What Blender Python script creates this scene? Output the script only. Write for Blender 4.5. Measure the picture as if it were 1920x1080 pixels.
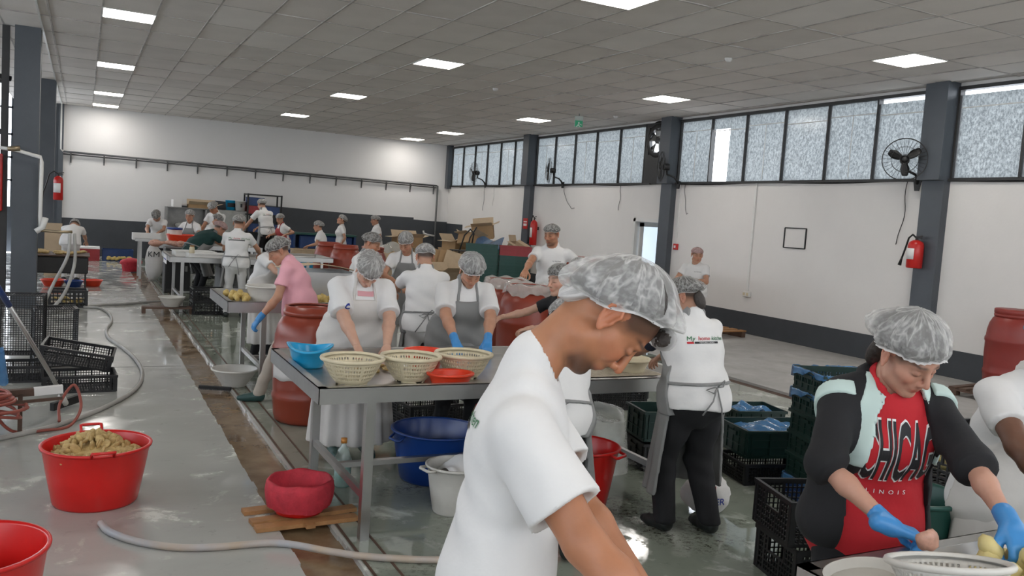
import bpy, bmesh, math, random
import numpy as np
from mathutils import Vector, Matrix
from mathutils.bvhtree import BVHTree
random.seed(7); rng = np.random.default_rng(7)
for o in list(bpy.data.objects): bpy.data.objects.remove(o)
SC = bpy.context.scene; COL = SC.collection
PI = math.pi; R = math.radians
CH = 1.735; CEIL = 3.975
# ------------------------------------------------------------ camera
YAW, PIT, ROL, FPX = 0.474409756, 0.0805627481, 0.0669717563, 1579.53
fw = Vector((math.sin(YAW)*math.cos(PIT), math.cos(YAW)*math.cos(PIT), -math.sin(PIT)))
rt = Vector((math.cos(YAW), -math.sin(YAW), 0)); up = rt.cross(fw)
r2 = rt*math.cos(ROL)+up*math.sin(ROL); u2 = -rt*math.sin(ROL)+up*math.cos(ROL)
cam = bpy.data.objects.new('camera', bpy.data.cameras.new('camera')); COL.objects.link(cam)
M4 = Matrix((r2, u2, -fw)).transposed().to_4x4(); M4.translation = (0, 0, CH)
cam.matrix_world = M4; cam.data.sensor_width = 36; cam.data.lens = 36*FPX/1920; cam.data.clip_start = .05
SC.camera = cam
# ------------------------------------------------------------ world, exposure
W = bpy.data.worlds.new('sky'); SC.world = W; W.use_nodes = True
bg = W.node_tree.nodes['Background']; bg.inputs[0].default_value = (.86, .92, 1, 1); bg.inputs[1].default_value = 5.5
SC.view_settings.view_transform = 'Standard'; SC.view_settings.look = 'None'
SC.view_settings.exposure = 0.24; SC.view_settings.gamma = 1; SC.view_settings.use_curve_mapping = False
LAMP_STRENGTH = 21
# ------------------------------------------------------------ materials
MAT = {}
def mat(name, col, rough=.6, metal=0, var=0, vscale=5, bump=0, bscale=40, spec=.5, emit=None, estr=0, alpha=1, trans=0, col2=None, rvar=0, vc=False, coat=0, dist=.01, sss=0):
    m = bpy.data.materials.new(name); m.use_nodes = True; nt = m.node_tree; N = nt.nodes; L = nt.links
    b = N['Principled BSDF']
    c = tuple(col)+(1,)
    b.inputs['Base Color'].default_value = c; b.inputs['Roughness'].default_value = rough
    b.inputs['Metallic'].default_value = metal; b.inputs['Specular IOR Level'].default_value = spec
    b.inputs['Alpha'].default_value = alpha; b.inputs['Transmission Weight'].default_value = trans
    b.inputs['Coat Weight'].default_value = coat
    if sss:
        b.inputs['Subsurface Weight'].default_value = sss; b.inputs['Subsurface Radius'].default_value = (.012, .005, .003); b.inputs['Subsurface Scale'].default_value = 1
    tc = N.new('ShaderNodeTexCoord'); co = tc.outputs['Object']
    src = None
    if vc:
        a = N.new('ShaderNodeVertexColor'); a.layer_name = 'Col'; src = a.outputs['Color']; L.new(src, b.inputs['Base Color'])
    if var or col2:
        n = N.new('ShaderNodeTexNoise'); n.inputs['Scale'].default_value = vscale; n.inputs['Detail'].default_value = 5; n.inputs['Roughness'].default_value = .62
        L.new(co, n.inputs['Vector'])
        rmp = N.new('ShaderNodeMapRange'); rmp.inputs[1].default_value = .3; rmp.inputs[2].default_value = .7; L.new(n.outputs[0], rmp.inputs[0])
        mx = N.new('ShaderNodeMix'); mx.data_type = 'RGBA'; L.new(rmp.outputs[0], mx.inputs[0])
        if src:
            mx.blend_type = 'MULTIPLY'; L.new(src, mx.inputs[6]); mx.inputs[7].default_value = (1-var, 1-var*1.15, 1-var*1.2, 1)
        else:
            k = 1-var
            mx.inputs[6].default_value = c; mx.inputs[7].default_value = tuple(col2)+(1,) if col2 else (col[0]*k, col[1]*k, col[2]*k, 1)
        L.new(mx.outputs[2], b.inputs['Base Color'])
        if rvar:
            r = N.new('ShaderNodeMapRange'); r.inputs[1].default_value = .35; r.inputs[2].default_value = .65
            r.inputs[3].default_value = rough-rvar; r.inputs[4].default_value = rough+rvar; L.new(n.outputs[0], r.inputs[0]); L.new(r.outputs[0], b.inputs['Roughness'])
    if bump:
        n2 = N.new('ShaderNodeTexNoise'); n2.inputs['Scale'].default_value = bscale; n2.inputs['Detail'].default_value = 4; L.new(co, n2.inputs['Vector'])
        bp = N.new('ShaderNodeBump'); bp.inputs['Strength'].default_value = bump; bp.inputs['Distance'].default_value = dist; L.new(n2.outputs[0], bp.inputs['Height']); L.new(bp.outputs[0], b.inputs['Normal'])
    if emit:
        b.inputs['Emission Color'].default_value = tuple(emit)+(1,); b.inputs['Emission Strength'].default_value = estr
    MAT[name] = m; return m
mat('wall', (.74, .715, .685), .85, var=.07, vscale=.7, bump=.12, bscale=30)
mat('wall_far', (.76, .745, .73), .85, var=.05, vscale=.5, bump=.1, bscale=30)
mat('dark_paint', (.052, .058, .066), .55, var=.2, vscale=2, bump=.1, bscale=20)
mat('column', (.075, .085, .098), .45, var=.18, vscale=2, bump=.1, bscale=25)
mat('tile', (.70, .655, .61), .9, var=.10, vscale=1.3, bump=.25, bscale=55)
mat('tile2', (.66, .62, .58), .9, var=.12, vscale=1.7, bump=.25, bscale=55)
mat('tile3', (.74, .70, .66), .9, var=.10, vscale=1.1, bump=.25, bscale=55)
mat('tbar', (.26, .235, .215), .8, var=.4, vscale=2.5, col2=(.55, .52, .49))
mat('lamp', (.9, .9, .9), .4, emit=(1, .955, .90), estr=LAMP_STRENGTH)
mat('white_plastic', (.72, .71, .68), .35, var=.1, vscale=4)
mat('white_bucket', (.62, .60, .55), .4, var=.15, vscale=6)
mat('cream', (.66, .58, .40), .42, var=.15, vscale=9)
mat('red', (.60, .012, .010), .28, var=.12, vscale=4, bump=.03)
mat('red_orange', (.72, .05, .015), .3, var=.1, vscale=5)
mat('pink_red', (.55, .03, .05), .75, var=.35, vscale=14, bump=.5, bscale=45)
mat('blue', (.006, .04, .20), .3, var=.15, vscale=4)
mat('cyan', (.015, .33, .60), .3, var=.08, vscale=4)
mat('barrel', (.265, .042, .020), .34, var=.2, vscale=3.5, bump=.05, bscale=12)
mat('barrel_bright', (.30, .045, .022), .36, var=.18, vscale=3.5)
mat('barrel_dark', (.26, .03, .022), .42, var=.15, vscale=3)
mat('steel', (.50, .495, .48), .36, metal=1, var=.12, vscale=3, rvar=.05, bump=.02, bscale=90)
mat('steel_dark', (.26, .255, .245), .42, metal=.9, var=.25, vscale=6)
mat('black_plastic', (.011, .011, .012), .38, var=.3, vscale=8)
mat('green_plastic', (.007, .030, .024), .4, var=.25, vscale=6)
mat('teal_plastic', (.012, .075, .06), .4, var=.2, vscale=6)
mat('blue_plastic', (.012, .045, .16), .4, var=.2, vscale=6)
mat('red_plastic', (.34, .025, .03), .4, var=.2, vscale=6)
mat('film', (.09, .26, .52), .22, alpha=.8, var=.3, vscale=12, bump=.5, bscale=18, coat=.5, dist=.02)
mat('clear_film', (.72, .72, .68), .18, alpha=.45, var=.2, vscale=9, bump=.8, bscale=16, coat=.6, dist=.02)
mat('card', (.40, .255, .13), .85, var=.15, vscale=5)
mat('card2', (.56, .43, .29), .85, var=.15, vscale=5)
mat('wood', (.42, .21, .08), .6, var=.35, vscale=9, bump=.2)
mat('wood_dark', (.13, .075, .05), .65, var=.35, vscale=9, bump=.2)
mat('hose', (.42, .41, .38), .4, var=.25, vscale=5)
mat('hose_tan', (.46, .36, .26), .45, var=.3, vscale=3, col2=(.36, .38, .42))
mat('hose_red', (.34, .085, .06), .45, var=.3, vscale=5)
mat('cloth_white', (.68, .67, .655), .88, var=.05, vscale=6, bump=.35, bscale=11, dist=.012)
mat('cloth_white2', (.60, .585, .565), .88, var=.06, vscale=6, bump=.4, bscale=11, dist=.012)
mat('apron_white', (.60, .575, .54), .7, var=.08, vscale=5, bump=.4, bscale=8, dist=.015)
mat('apron_grey', (.22, .22, .215), .6, var=.12, vscale=5, bump=.35, bscale=8, dist=.012)
mat('cloth_pink', (.72, .36, .41), .88, var=.06, vscale=6, bump=.35, bscale=11, dist=.012)
mat('cloth_green', (.006, .035, .032), .88, var=.15, vscale=6, bump=.3, bscale=11)
mat('cloth_black', (.009, .009, .011), .85, var=.3, vscale=6, bump=.3, bscale=11)
mat('cloth_navy', (.008, .010, .022), .8)
mat('cloth_red', (.48, .010, .018), .8, var=.12, vscale=7, bump=.35, bscale=11, dist=.012)
mat('cloth_mint', (.50, .62, .58), .8, var=.06)
mat('cloth_beige', (.42, .37, .31), .85, var=.1, vscale=6, bump=.4, bscale=9, dist=.012)
mat('cloth_red_apron', (.35, .04, .04), .8)
mat('glove', (.045, .24, .55), .42, var=.12, vscale=14, bump=.3, bscale=30, dist=.006)
mat('shoe', (.012, .015, .014), .5)
mat('shoe_teal', (.02, .06, .055), .5)
mat('skin', (.5, .3, .2), .5, vc=True, var=.10, vscale=22, bump=.12, bscale=90, dist=.003, sss=.12)
mat('hair', (.035, .027, .022), .6, bump=.8, bscale=70, var=.3, vscale=40)
mat('hair_brown', (.07, .045, .028), .6, bump=.8, bscale=70, var=.5, vscale=40)
mat('hair_blond', (.25, .17, .10), .6, bump=.8, bscale=70, var=.5, vscale=40)
mat('potato', (.60, .44, .14), .5, var=.25, vscale=14, bump=.2, bscale=20)
mat('potato_pale', (.70, .58, .25), .5, var=.2, vscale=14, bump=.2, bscale=20)
mat('peel', (.60, .45, .20), .6, var=.4, vscale=30, col2=(.36, .23, .08), bump=.4, bscale=40)
mat('pulp', (.42, .36, .27), .6, var=.35, vscale=40, bump=.6, bscale=50)
mat('extinguisher', (.50, .015, .012), .3)
mat('black', (.008, .008, .008), .5)
mat('iron', (.035, .034, .033), .55, var=.3, vscale=6)
mat('iron_grey', (.12, .12, .12), .5, var=.3, vscale=6)
mat('rust', (.10, .055, .035), .7, var=.4, vscale=12)
mat('ink', (.012, .012, .014), .7)
mat('ink_green', (.01, .13, .04), .7)
mat('ink_red', (.45, .012, .02), .7)
mat('print_pink', (.60, .30, .32), .8)
mat('ink_white', (.75, .74, .72), .7)
mat('ink_blue', (.01, .03, .25), .6)
mat('bottle', (.55, .65, .6), .1, alpha=.45, coat=.5)
mat('teal_liquid', (.01, .30, .25), .15)
mat('orange_cap', (.6, .25, .05), .4)
mat('brass', (.35, .28, .18), .4, metal=.8)
mat('sign_green', (.01, .16, .08), .5, emit=(.02, .25, .12), estr=.3)
mat('exit_panel', (.45, .5, .46), .5)
mat('pane_lit', (.85, .9, .95), .4, emit=(.70, .85, 1), estr=.75)  # emission stands in for daylight behind the glass
mat('pink_flesh', (.55, .30, .22), .5, var=.4, vscale=40)
# frosted, mottled glass sheets of the high windows
def frosted():
    m = bpy.data.materials.new('frosted'); m.use_nodes = True; N = m.node_tree.nodes; L = m.node_tree.links
    for n in list(N): N.remove(n)
    out = N.new('ShaderNodeOutputMaterial'); tl = N.new('ShaderNodeBsdfTranslucent'); df = N.new('ShaderNodeBsdfDiffuse'); gl = N.new('ShaderNodeBsdfGlossy'); tr = N.new('ShaderNodeBsdfTransparent')
    tc = N.new('ShaderNodeTexCoord'); n = N.new('ShaderNodeTexNoise'); n.inputs['Scale'].default_value = 30; n.inputs['Detail'].default_value = 6; n.inputs['Roughness'].default_value = .75
    mp = N.new('ShaderNodeMapping'); mp.inputs['Scale'].default_value = (1, 1.3, .8)
    L.new(tc.outputs['Object'], mp.inputs[0]); L.new(mp.outputs[0], n.inputs['Vector'])
    rp = N.new('ShaderNodeValToRGB'); rp.color_ramp.elements[0].position = .40; rp.color_ramp.elements[0].color = (.27, .285, .29, 1)
    rp.color_ramp.elements[1].position = .66; rp.color_ramp.elements[1].color = (.56, .58, .58, 1); L.new(n.outputs[0], rp.inputs[0])
    L.new(rp.outputs[0], tl.inputs[0]); L.new(rp.outputs[0], df.inputs[0]); gl.inputs['Roughness'].default_value = .2
    m1 = N.new('ShaderNodeMixShader'); m1.inputs[0].default_value = .25; L.new(tl.outputs[0], m1.inputs[1]); L.new(df.outputs[0], m1.inputs[2])
    m2 = N.new('ShaderNodeMixShader'); m2.inputs[0].default_value = .05; L.new(m1.outputs[0], m2.inputs[1]); L.new(gl.outputs[0], m2.inputs[2])
    gt = N.new('ShaderNodeMapRange'); gt.inputs[1].default_value = .60; gt.inputs[2].default_value = .74; gt.inputs[4].default_value = .35; L.new(n.outputs[0], gt.inputs[0])
    m3 = N.new('ShaderNodeMixShader'); L.new(gt.outputs[0], m3.inputs[0]); L.new(m2.outputs[0], m3.inputs[1]); L.new(tr.outputs[0], m3.inputs[2])
    L.new(m3.outputs[0], out.inputs[0]); MAT['frosted'] = m
frosted()
# hair net: fine white web, denser along its folds (uv: u round the head, v crown to band)
def netmat(name, dens, tint):
    m = bpy.data.materials.new(name); m.use_nodes = True; N = m.node_tree.nodes; L = m.node_tree.links
    for n in list(N): N.remove(n)
    out = N.new('ShaderNodeOutputMaterial'); df = N.new('ShaderNodeBsdfDiffuse'); df.inputs[0].default_value = tint+(1,); tr = N.new('ShaderNodeBsdfTransparent')
    tl = N.new('ShaderNodeBsdfTranslucent'); tl.inputs[0].default_value = tint+(1,)
    m0 = N.new('ShaderNodeMixShader'); m0.inputs[0].default_value = .3; L.new(df.outputs[0], m0.inputs[1]); L.new(tl.outputs[0], m0.inputs[2])
    uv = N.new('ShaderNodeUVMap'); uv.uv_map = 'uv'; mp = N.new('ShaderNodeMapping'); mp.inputs['Scale'].default_value = (15, 2.0, 1); L.new(uv.outputs[0], mp.inputs[0])
    n = N.new('ShaderNodeTexNoise'); n.inputs['Scale'].default_value = 1; n.inputs['Detail'].default_value = 3; n.inputs['Distortion'].default_value = .5; L.new(mp.outputs[0], n.inputs['Vector'])
    # ridges: thin bright folds where the noise crosses its middle
    s = N.new('ShaderNodeMath'); s.operation = 'SUBTRACT'; s.inputs[1].default_value = .5; L.new(n.outputs[0], s.inputs[0])
    a = N.new('ShaderNodeMath'); a.operation = 'ABSOLUTE'; L.new(s.outputs[0], a.inputs[0])
    r = N.new('ShaderNodeMapRange'); r.inputs[1].default_value = 0; r.inputs[2].default_value = .05; r.inputs[3].default_value = .34; r.inputs[4].default_value = 0; L.new(a.outputs[0], r.inputs[0])
    mp2 = N.new('ShaderNodeMapping'); mp2.inputs['Scale'].default_value = (38, 11, 1); L.new(uv.outputs[0], mp2.inputs[0]); nb = N.new('ShaderNodeTexNoise'); nb.inputs['Scale'].default_value = 1; nb.inputs['Detail'].default_value = 4; L.new(mp2.outputs[0], nb.inputs['Vector'])
    rb = N.new('ShaderNodeMapRange'); rb.inputs[1].default_value = .46; rb.inputs[2].default_value = .66; rb.inputs[4].default_value = .20; L.new(nb.outputs[0], rb.inputs[0])
    sm = N.new('ShaderNodeMath'); sm.operation = 'ADD'; L.new(r.outputs[0], sm.inputs[0]); L.new(rb.outputs[0], sm.inputs[1]); r = sm
    vv = N.new('ShaderNodeSeparateXYZ'); L.new(uv.outputs[0], vv.inputs[0])
    e = N.new('ShaderNodeMapRange'); e.inputs[1].default_value = .80; e.inputs[2].default_value = .97; e.inputs[3].default_value = dens; e.inputs[4].default_value = .95; L.new(vv.outputs[1], e.inputs[0])
    ad = N.new('ShaderNodeMath'); ad.operation = 'ADD'; ad.use_clamp = True; L.new(e.outputs[0], ad.inputs[0]); L.new(r.outputs[0], ad.inputs[1])
    m1 = N.new('ShaderNodeMixShader'); L.new(ad.outputs[0], m1.inputs[0]); L.new(tr.outputs[0], m1.inputs[1]); L.new(m0.outputs[0], m1.inputs[2]); L.new(m1.outputs[0], out.inputs[0])
    MAT[name] = m
netmat('net', .36, (.72, .71, .69)); netmat('net_pink', .74, (.60, .42, .40)); netmat('net_grey', .34, (.50, .49, .47))
# floor: wet grey-green painted concrete with pale scuffs and puddles
def floormat(name, wet, base, dark, deb=.45, pool=False):
    m = bpy.data.materials.new(name); m.use_nodes = True; N = m.node_tree.nodes; L = m.node_tree.links; b = N['Principled BSDF']
    tc = N.new('ShaderNodeTexCoord'); co = tc.outputs['Object']
    def noise(s, d=5, r=.6, dis=0):
        n = N.new('ShaderNodeTexNoise'); n.inputs['Scale'].default_value = s; n.inputs['Detail'].default_value = d; n.inputs['Roughness'].default_value = r; n.inputs['Distortion'].default_value = dis; L.new(co, n.inputs['Vector']); return n.outputs[0]
    def rng_(src, a, b_, c=0, d=1):
        r = N.new('ShaderNodeMapRange'); r.inputs[1].default_value = a; r.inputs[2].default_value = b_; r.inputs[3].default_value = c; r.inputs[4].default_value = d; L.new(src, r.inputs[0]); return r.outputs[0]
    def mix(f, a, b_):
        x = N.new('ShaderNodeMix'); x.data_type = 'RGBA'; L.new(f, x.inputs[0])
        for i, v in ((6, a), (7, b_)):
            if isinstance(v, tuple): x.inputs[i].default_value = v+(1,)
            else: L.new(v, x.inputs[i])
        return x.outputs[2]
    big = noise(.55, 6, .6, .5); mid = noise(2.4, 6, .65, .4); fine = noise(9, 5, .7)
    c = mix(rng_(big, .35, .65), base, dark)
    c = mix(rng_(mid, .56, .66, 0, .75), c, (.60, .63, .56) if wet else (.36, .35, .33))
    c = mix(rng_(fine, .60, .72, 0, deb), c, (.10, .10, .085) if wet else (.16, .15, .14))
    if pool:
        grit = noise(26, 4, .8); cl = noise(1.1, 3, .55); m_ = N.new('ShaderNodeMath'); m_.operation = 'MULTIPLY'; L.new(rng_(grit, .50, .60), m_.inputs[0]); L.new(rng_(cl, .53, .66), m_.inputs[1])
        c = mix(m_.outputs[0], c, (.045, .038, .028))
    L.new(c, b.inputs['Base Color'])
    if wet:
        ro = rng_(mid, .50, .70, .015, .22) if pool else rng_(mid, .42, .64, .05, .30)
        b.inputs['Specular IOR Level'].default_value = .65
    else: ro = rng_(mid, .35, .65, .38, .75)
    L.new(ro, b.inputs['Roughness'])
    bp = N.new('ShaderNodeBump'); bp.inputs['Strength'].default_value = (.035 if pool else .12) if wet else .2; bp.inputs['Distance'].default_value = .01; L.new(mid, bp.inputs['Height']); L.new(bp.outputs[0], b.inputs['Normal'])
    MAT[name] = m
floormat('floor_walk', True, (.44, .44, .41), (.35, .355, .33), .25); floormat('floor_wet', True, (.29, .315, .265), (.17, .195, .155), .6, True); floormat('floor_dry', False, (.44, .43, .41), (.33, .32, .305))
mat('mud', (.13, .078, .040), .16, var=.4, vscale=4, col2=(.27, .19, .11), rvar=.09, bump=.12, bscale=9, spec=.7)
# ------------------------------------------------------------ mesh helper
def rotm(rx=0, ry=0, rz=0): return np.array(Matrix.Rotation(rz, 3, 'Z') @ Matrix.Rotation(ry, 3, 'Y') @ Matrix.Rotation(rx, 3, 'X'))
def text_mesh(text, size, shear=0, bold=0, center=False):
    V, F, x = [], [], 0.0
    import re as _re
    for part in [p for p in _re.split('(M)', text) if p]:
        if part == 'M':
            t = .11; q = [[(0, 0), (t, 0), (t, .69), (0, .69)], [(.60, 0), (.60+t, 0), (.60+t, .69), (.60, .69)], [(t, .69), (t, .53), (.355, .20), (.355, .37)], [(.355, .20), (.60, .53), (.60, .69), (.355, .37)]]
            for k in q: n = len(V); V += [(x+(a+.05+b*shear*.5)*size, b*size, 0) for a, b in k]; F.append((n, n+1, n+2, n+3))
            x += .80*size
        else:
            cu = bpy.data.curves.new('t', 'FONT'); cu.body = part; cu.size = size; cu.shear = shear; cu.offset = bold; cu.resolution_u = 3
            ob = bpy.data.objects.new('t', cu); COL.objects.link(ob); dg = bpy.context.evaluated_depsgraph_get(); dg.update(); me = bpy.data.meshes.new_from_object(ob.evaluated_get(dg)); bpy.data.objects.remove(ob)
            n = len(V); V += [(x+v.co.x, v.co.y, 0) for v in me.vertices]; F += [tuple(i+n for i in p.vertices) for p in me.polygons]; x = max(v[0] for v in V)+.05*size
    w = max(v[0] for v in V)
    if center: V = [(a-w/2, b, c) for a, b, c in V]
    me = bpy.data.meshes.new('print'); me.from_pydata(V, [], F); me.update(); return me, w
class MB:
    def __init__(s): s.v = []; s.f = []; s.n = 0; s.sm = []
    def add(s, v, f, smooth=False):
        v = np.asarray(v, float).reshape(-1, 3); s.v.append(v); s.f += [[i+s.n for i in q] for q in f]; s.sm += [smooth]*len(f); s.n += len(v); return s
    def box(s, c, d, rot=None):
        x, y, z = [q/2 for q in d]
        v = np.array([[a, b, e] for a in (-x, x) for b in (-y, y) for e in (-z, z)])
        if rot is not None: v = v @ np.asarray(rot).T
        return s.add(v+np.array(c), [(0, 1, 3, 2), (4, 6, 7, 5), (0, 4, 5, 1), (2, 3, 7, 6), (0, 2, 6, 4), (1, 5, 7, 3)])
    def bb(s, x0, x1, y0, y1, z0, z1): return s.box(((x0+x1)/2, (y0+y1)/2, (z0+z1)/2), (x1-x0, y1-y0, z1-z0))
    def bar(s, a, b, w, h=None):
        a, b = np.array(a, float), np.array(b, float); d = b-a; l = np.linalg.norm(d); d /= l
        u = np.array([0, 0, 1.]) if abs(d[2]) < .95 else np.array([0, 1., 0]); x = np.cross(d, u); x /= np.linalg.norm(x); y = np.cross(x, d)
        return s.box((a+b)/2, (w, l, h or w), np.array([x, d, y]).T)
    def tube(s, pts, r, n=8, caps=True):
        P = np.array(pts, float); k = len(P); rr = np.full(k, r) if np.isscalar(r) else np.array(r, float)
        T = np.gradient(P, axis=0); T /= np.linalg.norm(T, axis=1)[:, None]+1e-12
        u = np.array([0, 0, 1.]) if abs(T[0][2]) < .9 else np.array([1., 0, 0]); V = []
        x = np.cross(T[0], u); x /= np.linalg.norm(x)
        for i in range(k):
            x = x-T[i]*x.dot(T[i]); x /= np.linalg.norm(x)+1e-12; y = np.cross(T[i], x)
            a = np.arange(n)*2*PI/n; V.append(P[i]+rr[i]*(np.cos(a)[:, None]*x+np.sin(a)[:, None]*y))
        F = [(i*n+j, i*n+(j+1) % n, (i+1)*n+(j+1) % n, (i+1)*n+j) for i in range(k-1) for j in range(n)]
        if caps: F += [tuple(range(n))[::-1], tuple((k-1)*n+j for j in range(n))]
        return s.add(np.vstack(V), F, True)
    def lathe(s, prof, n=32, c=(0, 0, 0), sx=1, sy=1, skip=None, rot=None, a0=0, a1=2*PI):
        full = abs(a1-a0-2*PI) < 1e-6; m = n if full else n+1
        a = a0+np.arange(m)*(a1-a0)/n; V = []
        for r, z in prof: V.append(np.stack([r*np.cos(a)*sx, r*np.sin(a)*sy, np.full(m, z)], 1))
        V = np.vstack(V)
        if rot is not None: V = V @ np.asarray(rot).T
        F = [(i*m+j, i*m+(j+1) % m, (i+1)*m+(j+1) % m, (i+1)*m+j) for i in range(len(prof)-1) for j in range(n) if not (skip and skip(i, j))]
        return s.add(V+np.array(c), F, True)
    def sheet(s, fn, nu, nv):
        V = [fn(i/nu, j/nv) for i in range(nu+1) for j in range(nv+1)]
        return s.add(V, [(i*(nv+1)+j, (i+1)*(nv+1)+j, (i+1)*(nv+1)+j+1, i*(nv+1)+j+1) for i in range(nu) for j in range(nv)], True)
    def blob(s, c, r, seed=0, n=6, m=9, amp=.15, rot=None):
        q = np.random.default_rng(seed); r = np.array(r if hasattr(r, '__len__') else (r, r, r)); ph = q.uniform(0, 6, 6); V = [(0, 0, r[2])]
        for i in range(1, n):
            for j in range(m):
                t, p = PI*i/n, 2*PI*j/m; k = 1+amp*(math.sin(2*p+ph[0]+t)*.5+math.sin(3*t+ph[1]+p)*.4+q.uniform(-.4, .4))
                V.append((r[0]*k*math.sin(t)*math.cos(p), r[1]*k*math.sin(t)*math.sin(p), r[2]*k*math.cos(t)))
        V.append((0, 0, -r[2])); V = np.array(V)
        if rot is not None: V = V @ np.asarray(rot).T
        F = [(0, 1+j, 1+(j+1) % m) for j in range(m)]+[(1+i*m+j, 1+(i+1)*m+j, 1+(i+1)*m+(j+1) % m, 1+i*m+(j+1) % m) for i in range(n-2) for j in range(m)]
        F += [(len(V)-1, 1+(n-2)*m+(j+1) % m, 1+(n-2)*m+j) for j in range(m)]
        return s.add(V+np.array(c), F, True)
    def mesh(s, name):
        me = bpy.data.meshes.new(name); me.from_pydata([tuple(x) for x in np.vstack(s.v)], [], s.f); me.polygons.foreach_set('use_smooth', s.sm); me.update(); return me
    def build(s, name, m, parent=None, solid=0, bevel=0, label=None):
        o = bpy.data.objects.new(name, s.mesh(name)); COL.objects.link(o); o.data.materials.append(MAT[m])
        if parent: o.parent = parent
        if solid: q = o.modifiers.new('solid', 'SOLIDIFY'); q.thickness = solid; q.offset = 0
        if bevel: q = o.modifiers.new('bevel', 'BEVEL'); q.width = bevel; q.segments = 1; q.limit_method = 'ANGLE'
        if label: o['label'] = label
        return o
def thing(name, label, cat, loc=(0, 0, 0), rz=0, group=None):
    o = bpy.data.objects.new(name, None); o.empty_display_size = .1; COL.objects.link(o); o.location = loc; o.rotation_euler = (0, 0, rz)
    o['label'] = label; o['category'] = cat
    if group: o['group'] = group
    return o
def tag(o, label, cat, group=None, loc=None, rz=None):
    o['label'] = label; o['category'] = cat
    if group: o['group'] = group
    if loc is not None: o.location = loc
    if rz is not None: o.rotation_euler = (0, 0, rz)
    return o
def struct(o): o['kind'] = 'structure'; return o
def copy_tree(o, parent=None):
    c = o.copy(); COL.objects.link(c); c.parent = parent
    for ch in list(o.children): copy_tree(ch, c)
    return c
def again(o, loc, rz=0, label=None, group=None, rot=None):
    c = copy_tree(o); c.location = loc; c.rotation_euler = rot or (0, 0, rz)
    if label: c['label'] = label
    if group: c['group'] = group
    return c
# ============================================================ ROOM
XR, YF = 10.55, 25.5
# ---- floor with its drain trench and gutter cut in
XL = -7.0; Y0 = -3.0
f = MB()
TR0, TR1, G0, G1 = .96, 1.27, 6.88, 7.12
for x0, x1, y0, y1 in ((TR1, G0, Y0, YF), (TR0, TR1, 23, YF)): f.bb(x0, x1, y0, y1, -.12, 0)
f.box((4, 11, -.16), (22, 28.5, .08))
floor = struct(f.build('floor', 'floor_wet'))
MB().bb(XL, TR0, Y0, YF, -.12, 0).build('walkway', 'floor_walk', floor)
dry = MB().bb(G1, 12.5, Y0, YF, -.12, 0).build('dry_floor', 'floor_dry', floor)
MB().bb(G0, G1, 9.4, YF, -.12, 0).build('gutter_cover', 'floor_wet', floor)
# ragged trench edge pieces and the muddy water
tr = MB(); P = []; n = 180; q = np.random.default_rng(3)
for side, x, s in ((0, TR0, 1), (1, TR1, -1)):
    yy = np.linspace(Y0, 23, n); w = .012+.016*np.abs(np.interp(np.arange(n), np.arange(0, n, 2), q.uniform(-1, 1, len(np.arange(0, n, 2)))))
    for i in range(n-1): tr.box((x+s*w[i]/2, (yy[i]+yy[i+1])/2, -.03), (w[i], yy[1]-yy[0], .0585))
tr.build('trench_edge', 'floor_walk', floor)['kind'] = 'stuff'
MB().bb(TR0-.01, TR1+.01, Y0, 23, -.11, -.028).build('trench_water', 'mud', floor)
MB().bb(G0-.01, G1+.01, Y0, 9.4, -.11, -.03).build('gutter_mud', 'rust', floor)
rl = MB(); rl.bb(1.40, 1.412, Y0, 22, -.01, .004); rl.bb(1.275, 1.29, Y0, 22, -.01, .003); rl.build('trench_rail', 'rust', floor)
# slab joints on the left walkway
j = MB()
for y in (9.2, 12.4, 15.6, 18.8): j.bb(-3, .94, y, y+.012, -.002, .0012)
j.build('slab_joint', 'iron_grey', floor)
# ---- ceiling: grid of 0.6 x 1.2 panels laid in T bars; every panel a piece
tx0, ty0 = .16, 11.65
lampXY = [(x, y) for x in (.46, 4.66, 8.86) for y in (-2.45, 2.35, 7.15, 11.95, 16.75, 21.55, 24.55) if not (x == 4.66 and y == 24.55)]  # the two nearest rows, out of view, are added to light the room
cb = MB().bb(-1.6, 10.9, Y0, YF+.2, CEIL+.06, CEIL+.16)
ceiling = struct(cb.build('ceiling', 'tile2'))
xs = [tx0+.6*k for k in range(-3, 18)]; ys = [ty0+1.2*k for k in range(-13, 13)]
tb = MB()
for x in xs: tb.bb(x-.011, x+.011, Y0, YF, CEIL-.001, CEIL+.03)
for y in ys: tb.bb(-1.6, XR, y-.011, y+.011, CEIL-.0005, CEIL+.03)
tb.build('ceiling_grid', 'tbar', ceiling)
tiles = []
for i in range(len(xs)):
    for k in range(len(ys)):
        x0, x1 = xs[i], min(xs[i]+.6, XR); y0, y1 = ys[k], min(ys[k]+1.2, YF)
        if x1-x0 < .1 or y1-y0 < .1 or y1 < 0: continue
        for lx, ly in lampXY:
            if x0 < lx < x1 and y0 < ly < y1:
                if ly < (y0+y1)/2: y0 = ly+.3
                else: y1 = ly-.3
        vis = y0 > 2.2+abs(x0-1.3)*.35
        tiles.append((math.hypot((x0+x1)/2, (y0+y1)/2)+(0 if vis else 100), x0, x1, y0, y1))
tiles.sort(); tm = {}
rest = MB()
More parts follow.
